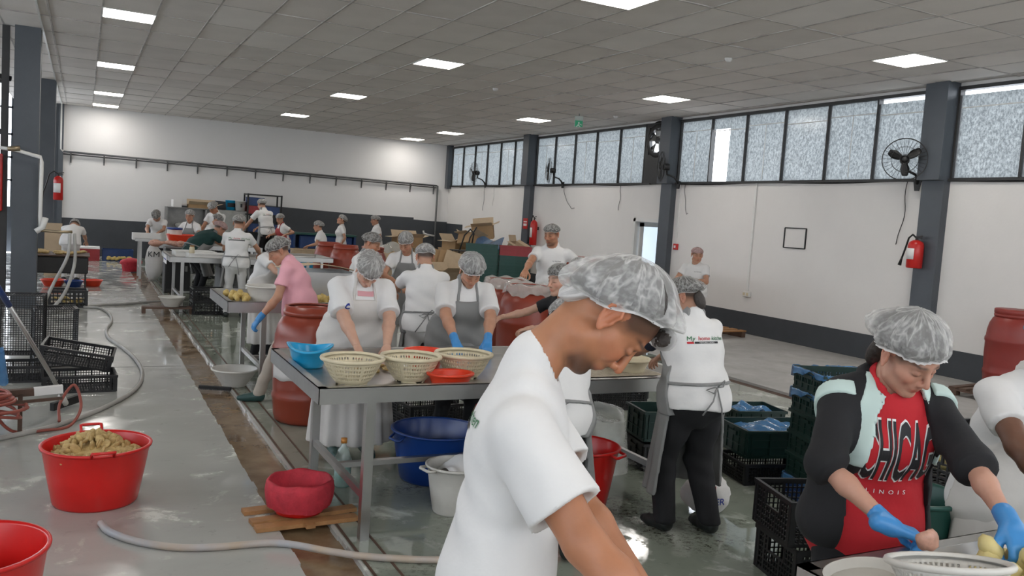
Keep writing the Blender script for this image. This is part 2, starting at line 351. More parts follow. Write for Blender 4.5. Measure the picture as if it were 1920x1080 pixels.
for n_, (d, x0, x1, y0, y1) in enumerate(tiles):
    lz = random.choice((0, 0, 0, .004, .006, -.003)); ti = random.choice((0, 0, 0, 0, .004, -.004))
    w, l = x1-x0-.020, y1-y0-.020
    if n_ < 298 and d < 100:
        key = (round(w, 2), round(l, 2))
        if key not in tm:
            b = MB(); b.box((0, 0, .0075), (w, l, .015)); me = b.mesh('ceiling_tile'); tm[key] = {}
            for mm in ('tile', 'tile2', 'tile3'):
                c = me.copy(); c.materials.append(MAT[mm]); tm[key][mm] = c
        o = bpy.data.objects.new('ceiling_tile', tm[key][random.choice(('tile', 'tile', 'tile2', 'tile3'))]); COL.objects.link(o)
        o.location = ((x0+x1)/2, (y0+y1)/2, CEIL+.004+lz); o.rotation_euler = (ti, ti, 0); o.parent = ceiling
    else: rest.box(((x0+x1)/2, (y0+y1)/2, CEIL+.012), (w, l, .015))
rest.build('ceiling_tiles', 'tile2', ceiling)['kind'] = 'stuff'
bd = MB().bb(-.575, -.55, 4, YF, CEIL-.012, CEIL+.02); bd.build('ceiling_edge', 'white_plastic', ceiling)
lp = [
 'LED ceiling panel nearest the left wall column, largest of the left row', 'LED ceiling panel second in the left row, level with the first grey column', 'LED ceiling panel third in the left row', 'LED ceiling panel last in the left row, just before the far wall']
def lamp(x, y, label):
    t = thing('ceiling_light', label, 'light', (x, y, CEIL), 0, 'square LED panels in the ceiling')
    b = MB(); w = .298
    for a, c in (((-w, 0), (.014, .6)), ((w, 0), (.014, .6)), ((0, -w), (.6, .014)), ((0, w), (.6, .014))): b.box((a[0], a[1], .0), (c[0], c[1], .02))
    b.build('frame', 'white_plastic', t); MB().box((0, 0, .004), (.585, .585, .012)).build('diffuser', 'lamp', t)
names = {.46: 'left row', 4.66: 'middle row', 8.86: 'right row'}
order = {-2.45: 'added for light behind the camera, farthest back', 2.35: 'added for light out of view, above the camera', 7.15: 'nearest one in view', 11.95: 'second one in view', 16.75: 'third one in view', 21.55: 'fourth one in view', 24.55: 'last one, right before the far wall'}
for x, y in lampXY:
    nm = order[y]
    if x == .46 and y > 7.2: nm = {11.95: 'nearest one in view', 16.75: 'second one in view', 21.55: 'third one in view', 24.55: 'last one, right before the far wall'}[y]
    elif x == .46 and y == 7.15: nm = 'above the red tub, out of the picture'
    lamp(x, y, 'square LED ceiling panel, %s, %s' % (nm, names[x]))
# small detectors
for x, y, s in ((7.3, 8.6, 'near the right end of the ceiling'), (6.3, 13.4, 'in the middle of the ceiling'), (9.6, 14.6, 'beside the exhaust fan')):
    t = thing('smoke_detector', 'small round white smoke detector '+s, 'detector', (x, y, CEIL))
    MB().lathe([(.0, -.045), (.03, -.045), (.045, -.02), (.05, 0)], 14).build('head', 'white_plastic', t)
# exit sign hanging from the ceiling
t = thing('exit_sign', 'small green and white emergency exit sign hanging under the ceiling near the windows', 'sign', (8.98, 15.0, CEIL-.03), R(-25))
MB().box((0, 0, -.125), (.17, .03, .22)).build('sign_plate', 'exit_panel', t); b = MB(); b.box((0, -.017, -.165), (.155, .006, .125)); b.box((0, .017, -.165), (.155, .006, .125)); b.build('green_panel', 'sign_green', t)
b = MB(); b.blob((.0, -.023, -.145), (.016, .004, .016)); b.bar((0, -.022, -.16), (-.02, -.022, -.2), .018); b.bar((-.02, -.022, -.2), (-.05, -.022, -.235), .014); b.bar((-.01, -.022, -.2), (.03, -.022, -.22), .014); b.bar((0, -.022, -.17), (.05, -.022, -.18), .010); b.bar((.045, -.022, -.19), (.065, -.022, -.19), .012)
b.build('running_figure', 'ink_white', t)
MB().bar((0, 0, -.02), (0, 0, .05), .02).build('hanger', 'iron_grey', t)
# ---- walls
w = MB(); w.bb(-.56, 10.9, YF, YF+.15, 0, 4.2); wf = struct(w.build('wall_far', 'wall_far'))
b = MB(); b.bb(-.56, 2.2, YF-.012, YF+.01, 0, 1.0); b.bb(2.2, 10.55, YF-.012, YF+.01, 0, 1.52); b.bb(4.0, 9.4, YF-.011, YF+.01, 1.5, 1.60); b.build('painted_dado', 'dark_paint', wf)
# bring the dado's top up to its sloping line
b = MB(); b.add([(3.2, YF-.0125, 1.5), (10.55, YF-.0125, 1.5), (3.2, YF-.0125, 1.72), (10.55, YF-.0125, 1.505)], [(0, 1, 3, 2)]); b.build('dado_top', 'dark_paint', wf)
DY0, DY1 = 14.05, 15.0
w = MB(); w.bb(XR, XR+.2, Y0, DY0, 0, 2.68); w.bb(XR, XR+.2, DY1, YF+.15, 0, 2.68); w.bb(XR, XR+.2, DY0, DY1, 1.95, 2.68); w.bb(XR+.01, XR+.2, Y0, YF, 3.93, 4.2)
wr = struct(w.build('wall_right', 'wall'))
b = MB(); b.bb(XR-.012, XR+.01, Y0, DY0-.04, 0, .375); b.bb(XR-.012, XR+.01, DY1, 24.2, 0, .375); b.bb(XR-.012, XR+.01, 24.2, YF, 0, 1.48)
struct(b.build('baseboard_right', 'dark_paint'))
w = MB(); w.bb(-7.2, -7, Y0, YF+.2, 0, 2.0); w.bb(-7.2, -7, Y0, YF+.2, 3.6, 6.5)
for y in np.arange(Y0, YF, 1.1): w.bb(-7.2, -7, y, y+.08, 2, 3.6)
struct(w.build('wall_left', 'dark_paint'))
w = MB(); w.bb(-7.2, -.56, YF+.5, YF+.7, 0, 1.2); w.bb(-7.2, -.56, YF+.5, YF+.7, 4.6, 6.5); w.bb(-7.2, -5.9, YF+.5, YF+.7, 1, 4.8); w.bb(-1.0, -.5, YF, YF+.7, 0, 6)
for x in (-5.3, -4.7, -4.1, -3.5, -2.9, -2.3, -1.7): w.bb(x-.03, x+.03, YF+.52, YF+.6, 1.2, 4.6)
for z in (1.9, 2.5, 3.1, 3.8): w.bb(-6, -1, YF+.52, YF+.6, z-.025, z+.025)
struct(w.build('wall_side_bay', 'column'))
w = MB(); w.bb(-7.2, -1.55, Y0, YF+.7, 6.4, 6.5); w.bb(-1.62, -1.55, Y0, YF+.5, 4.0, 6.5); struct(w.build('roof_side_bay', 'dark_paint'))
w = MB(); w.bb(-7.2, 12.6, Y0-.2, Y0, 0, 2.2); w.bb(-7.2, 12.6, Y0-.2, Y0, 3.3, 6.5); w.bb(12.5, 12.6, Y0, YF, 0, 2); struct(w.build('wall_near', 'wall'))
# room behind the open door
w = MB(); w.bb(XR+.2, 12.5, DY0-.5, DY0-.4, 0, 2.5); w.bb(XR+.2, 12.5, DY1+1.0, DY1+1.1, 0, 2.5); w.bb(12.4, 12.5, DY0-.5, DY1+1.1, 0, 2.5); w.bb(XR+.2, 12.5, DY0-.5, DY1+1.1, 2.5, 2.6)
struct(w.build('wall_passage', 'wall'))
o = MB().bb(12.36, 12.40, DY0+.2, DY1+.9, 1.1, 2.2).build('window_9', 'pane_lit'); struct(o)  # glowing slab added to light the passage
# ---- door
d = thing('door_1', 'white aluminium door standing open in the right wall, blue light in its glass', 'door', (XR, DY0, 0)); d['kind'] = 'structure'; del d['category']
b = MB(); b.bb(-.03, .06, 0, .07, 0, 1.95); b.bb(-.03, .06, .88, .95, 0, 1.95); b.bb(-.03, .06, 0, .95, 1.88, 1.95); b.build('frame', 'white_plastic', d)
lf = MB(); lf.bb(.06, .64, .80, .84, .02, .95); lf.bb(.06, .15, .80, .84, .02, 1.86); lf.bb(.55, .64, .80, .84, .02, 1.86); lf.bb(.06, .64, .80, .84, 1.78, 1.87); lf.build('leaf', 'white_plastic', d)
MB().bb(.15, .55, .815, .825, .95, 1.78).build('pane', 'pane_lit', d)  # glass glows by itself in place of light from the passage
MB().bar((.10, .77, 1.0), (.10, .77, 1.14), .025).build('handle', 'black', d)
# ---- columns
def column(name, x, y, z1, w, d_, web=True):
    b = MB(); h = z1
    b.bb(x-w/2+.004, x+w/2-.004, y-d_/2+.012, y+d_/2-.012, 0, h)
    for s_ in (-1, 1): b.bb(x-w/2, x+w/2, y+s_*(d_/2-.006)-.006, y+s_*(d_/2-.006)+.006, 0, h)
    b.bb(x-w/2-.03, x+w/2+.03, y-d_/2-.03, y+d_/2+.03, 0, .02)
    return struct(b.build(name, 'column'))
column('trim_1', -.74, 14.05, CEIL+.05, .32, .36); column('trim_2', -.70, 20.25, CEIL+.05, .30, .36)
struct(MB().bb(-.62, -.50, YF-.12, YF+.01, 0, CEIL).build('trim_3', 'column'))
for i, y in enumerate((1.8, 7.83, 13.82, 19.8)):
    b = MB(); b.bb(10.30, XR+.05, y-.17, y+.17, 2.66, CEIL+.04); b.bb(10.42, XR+.05, y-.17, y+.17, 0, 2.66); b.bb(10.28, 10.32, y-.19, y+.02, 2.66, CEIL+.04)
    struct(b.build('trim_%d' % (4+i), 'column'))
struct(MB().bb(10.40, XR+.05, 25.3, YF, 2.6, CEIL).build('trim_8', 'column'))
# ---- high window bands
bays = [(1.99, 7.64, 6), (8.02, 13.63, 6), (14.80, 19.6, 5), (20.0, 25.3, 6)]
for bi, (y0, y1, npn) in enumerate(bays):
    wd = thing('window_%d' % (bi+1), 'x', 'x', (XR, y0, 2.68)); del wd['category']; wd['kind'] = 'structure'
    wd['label'] = 'band of frosted high window panes in dark frames, bay %d from the near end' % (bi+1)
    L_ = y1-y0; pw = L_/npn; H_ = 1.25
    b = MB(); b.bb(-.03, .08, 0, L_, 0, .022); b.bb(-.04, .08, 0, L_, H_-.05, H_)
    for k in range(npn+1): b.bb(-.03, .07, k*pw-.014, k*pw+.014, 0, H_)
    b.build('window_frame', 'iron', wd)
    for k in range(npn):
        bright = bi == 1 and k == 4
        g = MB()
        if bright: g.bb(.02, .028, k*pw+.02, k*pw+pw*.5, .02, H_-.05); g.bb(.02, .028, k*pw+pw*.5, (k+1)*pw-.02, H_-.25, H_-.05)
        else: g.bb(.02, .028, k*pw+.02, (k+1)*pw-.02, .02, H_-.05-(.06 if (bi, k) in ((1, 0), (0, 5)) else 0))
        g.build('pane', 'frosted', wd)
        s = MB(); s.bb(.008, .016, k*pw+.03, (k+1)*pw-.03, H_-.25-.04*((k+bi) % 2), H_-.235-.04*((k+bi) % 2))
        if (k+bi) % 2 == 0 or bright: s.bb(.008, .016, k*pw+pw*.5, k*pw+pw*.5+.010, .05, H_-.25)
        s.build('glazing_bar', 'white_plastic', wd)
    MB().bb(-.06, .0, -.3, L_+.3, -.022, .008).build('window_sill', 'iron', wd)
# dark plate with exhaust fan beside the third column
t = thing('exhaust_fan', 'round exhaust fan with bright blades set in a dark panel beside the windows', 'fan', (XR, 14.38, 3.30))
b = MB(); ww = .39
b.bb(-.03, .03, -ww, ww, -.62, -.02); b.bb(-.03, .03, -ww, ww, .54, .63); b.bb(-.03, .03, -ww, -.29, -.02, .54); b.bb(-.03, .03, .29, ww, -.02, .54); b.build('panel', 'black', t)
ry = rotm(0, PI/2, 0)
MB().lathe([(.245, -.05), (.29, -.05), (.41, -.01), (.41, .03), (.245, .03), (.245, -.05)], 30, (0, 0, .26), rot=ry).build('housing', 'black', t)
MB().lathe([(0, -.06), (.06, -.05), (.07, .02), (0, .03)], 14, (0, 0, .26), rot=ry).build('hub', 'iron_grey', t)
for k in range(5):
    a = k*2*PI/5+.4; ca, sa = math.cos(a), math.sin(a); b = MB()
    def fn(u, v, ca=ca, sa=sa):
        rr = .06+.18*u; wv = (v-.5)*(.08+.12*u); return (-.02+(v-.5)*.05, ca*rr-sa*wv, .26+sa*rr+ca*wv)
    b.sheet(fn, 4, 4).build('blade', 'steel_dark', t, solid=.003)
b = MB(); b.tube([(-.06, .0, .26), (-.06, 0, .56)], .005, 5); b.tube([(-.06, -.24, .26), (-.06, .24, .26)], .005, 5); b.build('guard', 'iron_grey', t)
# ---- conduits and wires on the walls
b = MB(); pp = [(XR-.03, y, 2.66-.012*math.sin(y*2.1)) for y in np.linspace(2, 24.5, 90)]; b.tube(pp, .011, 5); b.build('wall_cable', 'black', wr)
for y, y2, z1, col_, hook in ((7.93, 8.25, 2.66, 'black', 0), (8.32, 8.40, 1.75, 'black', 0), (13.35, 13.2, 2.05, 'iron_grey', 1), (18.05, 17.5, 2.08, 'iron_grey', 1), (22.7, 22.75, 1.95, 'iron_grey', 0), (22.05, 22.1, 2.1, 'white_plastic', 0), (15.6, 15.62, 2.1, 'iron_grey', 0)):
    pp = [(XR-.02, y+(y2-y)*u**3+.02*math.sin(9*u), 2.66+(z1-2.66)*(u if u < .85 or not hook else (.85+(1-.85)*(1-(u-.85)*3)))) for u in np.linspace(0, 1, 14)]
    MB().tube(pp, .006, 5).build('hanging_wire', col_, wr)
cd = MB().bb(XR-.03, XR, 11.36, 11.40, .72, 2.66).build('conduit', 'white_plastic', wr)
t = tag(MB().bb(-.05, 0, -.09, .09, -.05, .05).build('wall_socket', 'white_plastic', bevel=.008), 'white double wall socket at the foot of the white conduit', 'socket', loc=(XR, 11.38, .70))
for y_ in (-.04, .04): MB().box((-.052, y_, 0), (.006, .05, .05)).build('socket_face', 'cream', t)
# empty picture frame outline
t = thing('picture_frame', 'small thin black square frame mounted on the white right wall', 'frame', (XR-.01, 10.38, 1.745))
b = MB(); w_, h_ = .235, .165
for c, d2 in (((0, 0, h_), (.02, 2*w_, .018)), ((0, 0, -h_), (.02, 2*w_, .018)), ((0, w_, 0), (.02, .018, 2*h_)), ((0, -w_, 0), (.02, .018, 2*h_))): b.box(c, d2)
b.build('border', 'black', t); MB().box((.006, 0, 0), (.004, 2*w_, 2*h_)).build('backing', 'wall', t)
t = thing('alarm_button', 'small red fire alarm box on the wall beside the third right column', 'alarm', (XR-.02, 13.50, 1.42)); MB().box((0, 0, 0), (.05, .12, .12)).build('casing', 'extinguisher', t, bevel=.008); MB().box((-.027, 0, 0), (.004, .05, .05)).build('button', 'ink_white', t)
MB().bb(XR-.025, XR, 13.49, 13.51, 1.48, 2.66).build('alarm_conduit', 'white_plastic', wr)
t = tag(MB().bb(-.01, .0, -.12, .12, -.14, .14).build('wall_notice', 'extinguisher'), 'small red and white fire notice on the fourth right column', 'sign', loc=(10.415, 19.75, 1.66))
b = MB(); b.box((-.012, 0, .05), (.004, .18, .03)); b.box((-.012, 0, -.03), (.004, .18, .06)); b.build('print', 'ink_white', t)
# ---- far wall pipe rail with its hooks
t = thing('pipe_rail', 'long dark pipe carried on brackets along the white far wall', 'pipe', (0, YF, 0))
b = MB(); b.tube([(-.5, -.10, 2.74), (10.1, -.10, 2.66)], .028, 7); b.tube([(-.5, -.05, 2.68), (10.1, -.05, 2.60)], .02, 7); b.build('pipe', 'iron_grey', t)
MB().tube([(10.12, -.10, 2.66), (10.12, -.10, 0.02)], .03, 8).build('down_pipe', 'iron_grey', t)
MB().tube([(-.5, -.10, 2.74), (-.56, -.10, 2.80), (-.56, -.10, CEIL)], .028, 8).build('riser', 'white_plastic', t)
for k in range(14):
    x = -.32+k*.795; z = 2.72-.0075*x
    b = MB(); b.bar((x, -.02, z-.26), (x, -.02, z+.02), .035, .02); b.bar((x, -.0, z-.04), (x, -.12, z-.04), .03); b.bar((x, -.01, z-.22), (x, -.10, z-.05), .02); b.build('bracket', 'iron_grey', t)
MB().tube([(10.1, -.10, 1.05), (9.85, -.12, 1.08), (9.72, -.14, 1.12), (9.70, -.14, 1.20)], .03, 8).build('elbow_pipe', 'white_plastic', t)
b = MB().tube([(9.5, YF-.02, 2.6), (9.6, YF-.02, 2.0), (9.9, YF-.03, 1.9)], .008, 5)
# ============================================================ OBJECT BUILDERS
def barrel(label, loc, rz=0, m='barrel', lid=True, bag=None, group=None, open_=True, h=.95, r=.29, tagm=None):
    t = thing('plastic_barrel', label, 'barrel', loc, rz, group); k = h/.95; q = r/.29
    pf = [(0, 0), (.235, 0), (.262, .02), (.272, .06), (.283, .18), (.290, .20), (.290, .225), (.281, .245), (.284, .30), (.290, .42), (.290, .555), (.300, .575), (.300, .605), (.287, .63), (.283, .70), (.264, .78), (.232, .845), (.205, .865), (.200, .90), (.200, .915)]
    inn = [(.188, .915), (.188, .86), (.24, .80), (.27, .7), (.27, .62)]
    b = MB(); b.lathe([(x*q, z*k) for x, z in pf+(inn if open_ else [(0, .915)])], 36); b.build('body', m, t)
    rg = MB(); rg.lathe([(x*q, z*k) for x, z in [(.200, .862), (.222, .862), (.226, .875), (.226, .895), (.218, .90), (.214, .935), (.190, .935), (.190, .925)]], 36); rg.build('neck_ring', m, t)
    if lid: 
        b = MB(); b.lathe([(x*q, z*k) for x, z in [(.222, .90), (.228, .905), (.228, .95), (.215, .958), (0, .952)]], 36); b.build('lid', m, t)
    if bag: 
        b = MB(); n = 60; V = []; ph = random.random()*6
        prof = [(.17, .80), (.185, .90), (.20, .950), (.232, .94), (.240, .90), (.250, .875), (.262, .85)]
        for i, (rr, z) in enumerate(prof):
            for j in range(n):
                a = 2*PI*j/n; w = 1+.02*math.sin(11*a+i+ph)*(i > 2); dz = .02*math.sin(5*a+ph)+.012*math.sin(13*a+2*ph) if i > 3 else .01*math.sin(7*a)
                V.append((rr*q*w*math.cos(a), rr*q*w*math.sin(a), z*k+dz+.0))
        b.add(V, [(i*n+j, i*n+(j+1) % n, (i+1)*n+(j+1) % n, (i+1)*n+j) for i in range(len(prof)-1) for j in range(n)], True); b.build('bag_liner', 'clear_film', t)
    if tagm: MB().box(tagm[0], tagm[1], rotm(0, 0, tagm[2])).build('paper_label', tagm[3], t)
    return t
def tub(name, label, cat, loc, m, r=.22, h=.2, rz=0, sx=1, sy=1, taper=.75, handles=0, group=None, wall=.006, lip=.012, thing_=None, drop=0, foot=0):
    t = thing_ or thing(name, label, cat, loc, rz, group); rb = r*taper
    pf = [(0, .004), (rb*.96, .0), (rb, .012), (rb+(r-rb)*.55, h*.5), (r, h-.02), (r+lip*.4, h-.014), (r+lip, h-.016), (r+lip*1.15, h-.004), (r+lip*.8, h), (r-.001, h), (r-wall, h-.01), (rb+(r-rb)*.55-wall, h*.5), (rb-wall, .018), (0, .014)]
    MB().lathe(pf, 40, (0, 0, 0), sx, sy).build('basin', m, t)
    for k in range(handles):
        a = k*PI+(PI/2 if sy > sx else 0); x, y = (r+lip)*math.cos(a)*sx, (r+lip)*math.sin(a)*sy; d = _nn((math.cos(a), math.sin(a), 0)); e = np.array([-d[1], d[0], 0]); c = np.array([x, y, h-.012])
        w = .055; b = MB().tube([c-e*w-d*.01, c-e*w+d*.030-np.array([0, 0, drop]), c-e*w*.8+d*.038-np.array([0, 0, drop]), c+e*w*.8+d*.038-np.array([0, 0, drop]), c+e*w+d*.030-np.array([0, 0, drop]), c+e*w-d*.01], .0085, 6); b.build('handle', m, t)
    return t
def _nn(v): v = np.array(v, float); return v/np.linalg.norm(v)
def colander(label, loc, m='cream', r=.19, h=.15, group=None, rz=0, tilt=None, slots=60):
    t = thing('colander', label, 'colander', loc, rz, group)
    if tilt: t.rotation_euler = tilt
    n = slots*2; k = r/.19; q = h/.15
    prof = [(.088, .008), (.098, .012), (.112, .026), (.120, .036), (.129, .046), (.137, .058), (.145, .070), (.152, .082), (.159, .094), (.165, .106), (.170, .118), (.176, .130)]
    b = MB(); b.lathe([(x*k, z*q) for x, z in prof], n, skip=lambda i, j: (i in (3, 5, 7, 9) and j % 2 == 0 and (j//2) % 11 > 0)); b.lathe([(0, .010*q), (.088*k, .008*q)], n, skip=None); b.build('bowl', m, t, solid=.004)
    MB().lathe([(x*k, z*q) for x, z in [(.172, .128), (.184, .128), (.194, .134), (.197, .142), (.193, .150), (.184, .152), (.174, .148), (.170, .140)]], 56).build('rim', m, t)
    b = MB(); b.lathe([(.085*k, 0), (.093*k, 0), (.093*k, .012*q), (.085*k, .012*q)], 40, skip=lambda i, j: j % 10 < 3); b.build('foot', m, t, solid=.003)
    return t
def crate_shapes(w, d, h, nx, ny, nz, bar=.006, solid_low=False, handle=True):
    """returns list of (part name, MB) for a plastic crate: base grid, four lattice sides, rim, corners"""
    out = []; T_ = .008
    b = MB(); 
    for i in range(nx+1): b.bb(-w/2+w*i/nx-bar/2, -w/2+w*i/nx+bar/2, -d/2, d/2, 0, .008)
    for i in range(ny+1): b.bb(-w/2, w/2, -d/2+d*i/ny-bar/2, -d/2+d*i/ny+bar/2, 0, .008)
    out.append(('base_grid', b))
    def side(L, n, rot, off, han):
        b = MB(); z0, z1 = .012, h-.02
        for i in range(n+1):
            x = -L/2+L*i/n; bw = bar*(2.6 if i % 6 == 0 else 1)
            if han and abs(x) < L*.20 and h > .12: b.box((x, 0, (z0+z0+(z1-z0)*.55)/2), (bw, T_, (z1-z0)*.55))
            else: b.box((x, 0, (z0+z1)/2), (bw, T_, z1-z0))
        for k in range(nz+1):
            z = z0+(z1-z0)*k/nz; bh = bar*(2.4 if k in (0, nz) else 1)
            if han and .55 < k/nz < .99 and h > .12:
                for s_ in (-1, 1): b.box((s_*L*.35, 0, z), (L*.30, T_, bh))
            else: b.box((0, 0, z), (L, T_, bh))
        if han and h > .12:
            zc = z0+(z1-z0)*.75; b.box((0, 0, z0+(z1-z0)*.58), (L*.42, T_*1.4, .01)); b.box((L*.205, 0, zc), (.01, T_*1.4, (z1-z0)*.4)); b.box((-L*.205, 0, zc), (.01, T_*1.4, (z1-z0)*.4))
        v = np.vstack(b.v)@np.array(rotm(0, 0, rot)).T+np.array(off); m2 = MB(); m2.v = [v]; m2.f = b.f; m2.n = len(v); m2.sm = b.sm; return m2
    out.append(('side_panel', side(w, nx, 0, (0, -d/2, 0), False))); out.append(('side_panel', side(w, nx, 0, (0, d/2, 0), False)))
    out.append(('end_panel', side(d, ny, PI/2, (-w/2, 0, 0), handle))); out.append(('end_panel', side(d, ny, PI/2, (w/2, 0, 0), handle)))
    b = MB(); e = .012
    for s_ in (-1, 1):
        b.box((0, s_*(d/2+e/3), h-.012), (w+2*e, e*1.6, .022)); b.box((s_*(w/2+e/3), 0, h-.012), (e*1.6, d+2*e, .022))
    out.append(('rim', b))
    for sx in (-1, 1):
        for sy in (-1, 1): b = MB(); b.box((sx*(w/2-.008), sy*d/2, h/2), (.034, .012, h-.01)); b.box((sx*w/2, sy*(d/2-.008), h/2), (.012, .034, h-.01)); out.append(('corner_post', b))
    return out
_cr = {}
def crate(label, loc, rz=0, kind='black', rot=None, group=None, m=None, low=False):
    spec = {'black': (.56, .37, .22, 26, 17, 8, .0055), 'tall': (.56, .37, .29, 26, 17, 10, .0055), 'shallow': (.56, .37, .15, 26, 17, 5, .0055), 'big': (.56, .37, .24, 14, 9, 7, .008), 'far': (.50, .36, .26, 9, 6, 4, .012), 'closed': (.56, .37, .21, 1, 1, 1, .02), 'deep': (.56, .37, .23, 22, 15, 7, .006)}[kind]
    m = m or 'black_plastic'; key = (kind, m)
    if key not in _cr:
        L_ = []
        for nme, b in crate_shapes(*spec): me = b.mesh(nme); me.materials.append(MAT[m]); L_.append((nme, me))
        _cr[key] = L_
    t = thing('plastic_crate', label, 'crate', loc, rz, group)
    if rot: t.rotation_euler = rot
    for nme, me in _cr[key]: o = bpy.data.objects.new(nme, me); COL.objects.link(o); o.parent = t
    return t
def solid_crate(label, loc, rz=0, m='green_plastic', w=.58, d=.38, h=.21, group=None, film=None, ribs=3, slots=False):
    t = thing('plastic_crate', label, 'crate', loc, rz, group); b = MB(); T_ = .008; zz = h-.02
    b.bb(-w/2, w/2, -d/2, d/2, 0, .01); b.build('base', m, t)
    for s_ in (-1, 1):
        for L_, ax in ((w, 0), (d, 1)):
            p = MB()
            def bx(cx, z0, z1, lw, th, out=0):
                c = (cx, s_*(d/2+out), (z0+z1)/2) if ax == 0 else (s_*(w/2+out), cx, (z0+z1)/2); dd = (lw, th, z1-z0) if ax == 0 else (th, lw, z1-z0); p.box(c, dd)
            if slots:
                bx(0, .01, h*.35, L_, T_); bx(0, h*.75, h, L_, T_); n = int(L_/.022)
                for i in range(n+1): bx(-L_/2+L_*i/n, h*.3, h*.8, .011, T_)
            else: bx(0, .01, h, L_, T_)
            for z in ([h*.35, h*.62] if ribs > 1 else []): bx(0, z, z+.008, L_-.04, .012, .004)
            for cx in np.linspace(-L_/2+.03, L_/2-.03, 2+ribs): bx(cx, .01, h-.015, .014, .014, .004)
            bx(0, h-.02, h, L_+.03, .022, .006); bx(0, 0.0, .02, L_, .014, .003)
            if ax == 1: bx(0, h*.66, h*.80, .11, .006, .012)
            p.build('side_panel' if ax == 0 else 'end_panel', m, t)
    if film:
        b = MB(); q = np.random.default_rng(int(abs(loc[0]*97+loc[1]*31)+film*7))
        ph = q.uniform(0, 6, 4)
        if film == 1:   # film lying inside near the top, tufts sticking out
            b.sheet(lambda u, v: ((u-.5)*(w-.03), (v-.5)*(d-.03), h-.055+.030*math.sin(9*u+ph[0])*math.sin(7*v+ph[1])+.018*math.sin(19*u+13*v+ph[2])+.03*math.sin(PI*u)), 26, 18)
        else:           # film drawn over the rim and hanging outside
            def fn(u, v):
                a = 2*PI*u; ca, sa = math.cos(a), math.sin(a); k = 1/max(abs(ca)/(w/2+.022), abs(sa)/(d/2+.022)); x, y = ca*k, sa*k
                if v < .4: s_ = .88+.3*v; return (x*s_, y*s_, h-.09+.24*v+.008*math.sin(17*a+ph[0]))
                t_ = (v-.4)/.6; o_ = 1+.02*math.sin(13*a+ph[1])*t_; return (x*o_, y*o_, h+.010-t_*(.055+.03*math.sin(3*a+ph[2])+.012*math.sin(11*a)))
            b.sheet(fn, 64, 8)
        b.build('plastic_film', 'film', t)
    return t
def steel_table(label, x0, x1, y0, y1, h=.85, inset=.28, skirt=.09, legs=None, tray=True, brace=True, m='steel', name='steel_table', lw=.045, mid=False):
    t = thing(name, label, 'table', ((x0+x1)/2, (y0+y1)/2, 0)); w, d = x1-x0, y1-y0; b = MB()
    zt = h-.045 if tray else h-.012
    b.bb(-w/2+.03, w/2-.03, -d/2+.03, d/2-.03, zt-.006, zt); b.build('top', m, t)
    for s_ in (-1, 1):
        e = MB(); e.bb(-w/2, w/2, min(s_*(d/2-.004), s_*d/2), max(s_*(d/2-.004), s_*d/2), h-skirt, h); e.bb(-w/2, w/2, min(s_*(d/2-.045), s_*d/2), max(s_*(d/2-.045), s_*d/2), h-.004, h); e.add([(-w/2+.04, s_*(d/2-.045), h-.002), (w/2-.04, s_*(d/2-.045), h-.002), (w/2-.07, s_*(d/2-.08), zt), (-w/2+.07, s_*(d/2-.08), zt)], [(0, 1, 2, 3)]); e.build('rim', m, t)
        e = MB(); e.bb(min(s_*(w/2-.004), s_*w/2), max(s_*(w/2-.004), s_*w/2), -d/2, d/2, h-skirt, h); e.bb(min(s_*(w/2-.045), s_*w/2), max(s_*(w/2-.045), s_*w/2), -d/2, d/2, h-.004, h); e.add([(s_*(w/2-.045), -d/2+.04, h-.002), (s_*(w/2-.045), d/2-.04, h-.002), (s_*(w/2-.08), d/2-.07, zt), (s_*(w/2-.08), -d/2+.07, zt)], [(0, 1, 2, 3)]); e.build('rim', m, t)
    xl = legs or [-w/2+inset, w/2-inset]; yl = [-d/2+.03, d/2-.10]
    for x in xl:
        for y in yl: l = MB().box((x, y, (zt)/2), (lw, lw, zt)); l.build('leg', m, t)
        if brace: MB().bb(x-.015, x+.015, yl[0]+.02, yl[1]-.02, .21, .25).build('side_brace', m, t)
    if brace: MB().bb(xl[0], xl[-1], -.02 if not mid else mid-.02, .02 if not mid else mid+.02, .215, .245).build('cross_brace', m, t)
    return t
def extinguisher(label, loc, rz=0, h=.5, r=.085, fac='ink_white'):
    t = thing('fire_extinguisher', label, 'extinguisher', loc, rz); k = h/.5
    MB().lathe([(0, 0), (r*.9, 0), (r, .012), (r, .40*k), (r*.85, .45*k), (r*.4, .485*k), (.02, .49*k), (0, .49*k)], 20).build('cylinder', 'extinguisher', t)
    b = MB(); b.tube([(0, 0, .48*k), (0, 0, .53*k)], .018, 8); b.bar((-.01, 0, .54*k), (.10, 0, .56*k), .018); b.bar((-.01, 0, .53*k), (.09, 0, .515*k), .014); b.build('valve', 'iron', t)
    MB().tube([(0, 0, .52*k), (-.08, 0, .58*k), (-.17, .02, .52*k), (-.205, .02, .38*k), (-.24, .02, .25*k), (-.27, .02, .15*k)], .013, 7).build('hose', 'black', t)
    MB().tube([(-.265, .02, .17*k), (-.30, .02, .03*k)], [.012, .026], 8).build('horn', 'black', t)
    MB().lathe([(r+.001, .15*k), (r+.002, .15*k), (r+.002, .34*k), (r+.001, .34*k)], 10, a0=-2.6, a1=-.9).build('label', fac, t)
    b = MB(); b.bb(-.02, .02, r-.01, r+.045, .3*k, .36*k); b.build('wall_bracket', 'iron', t); return t
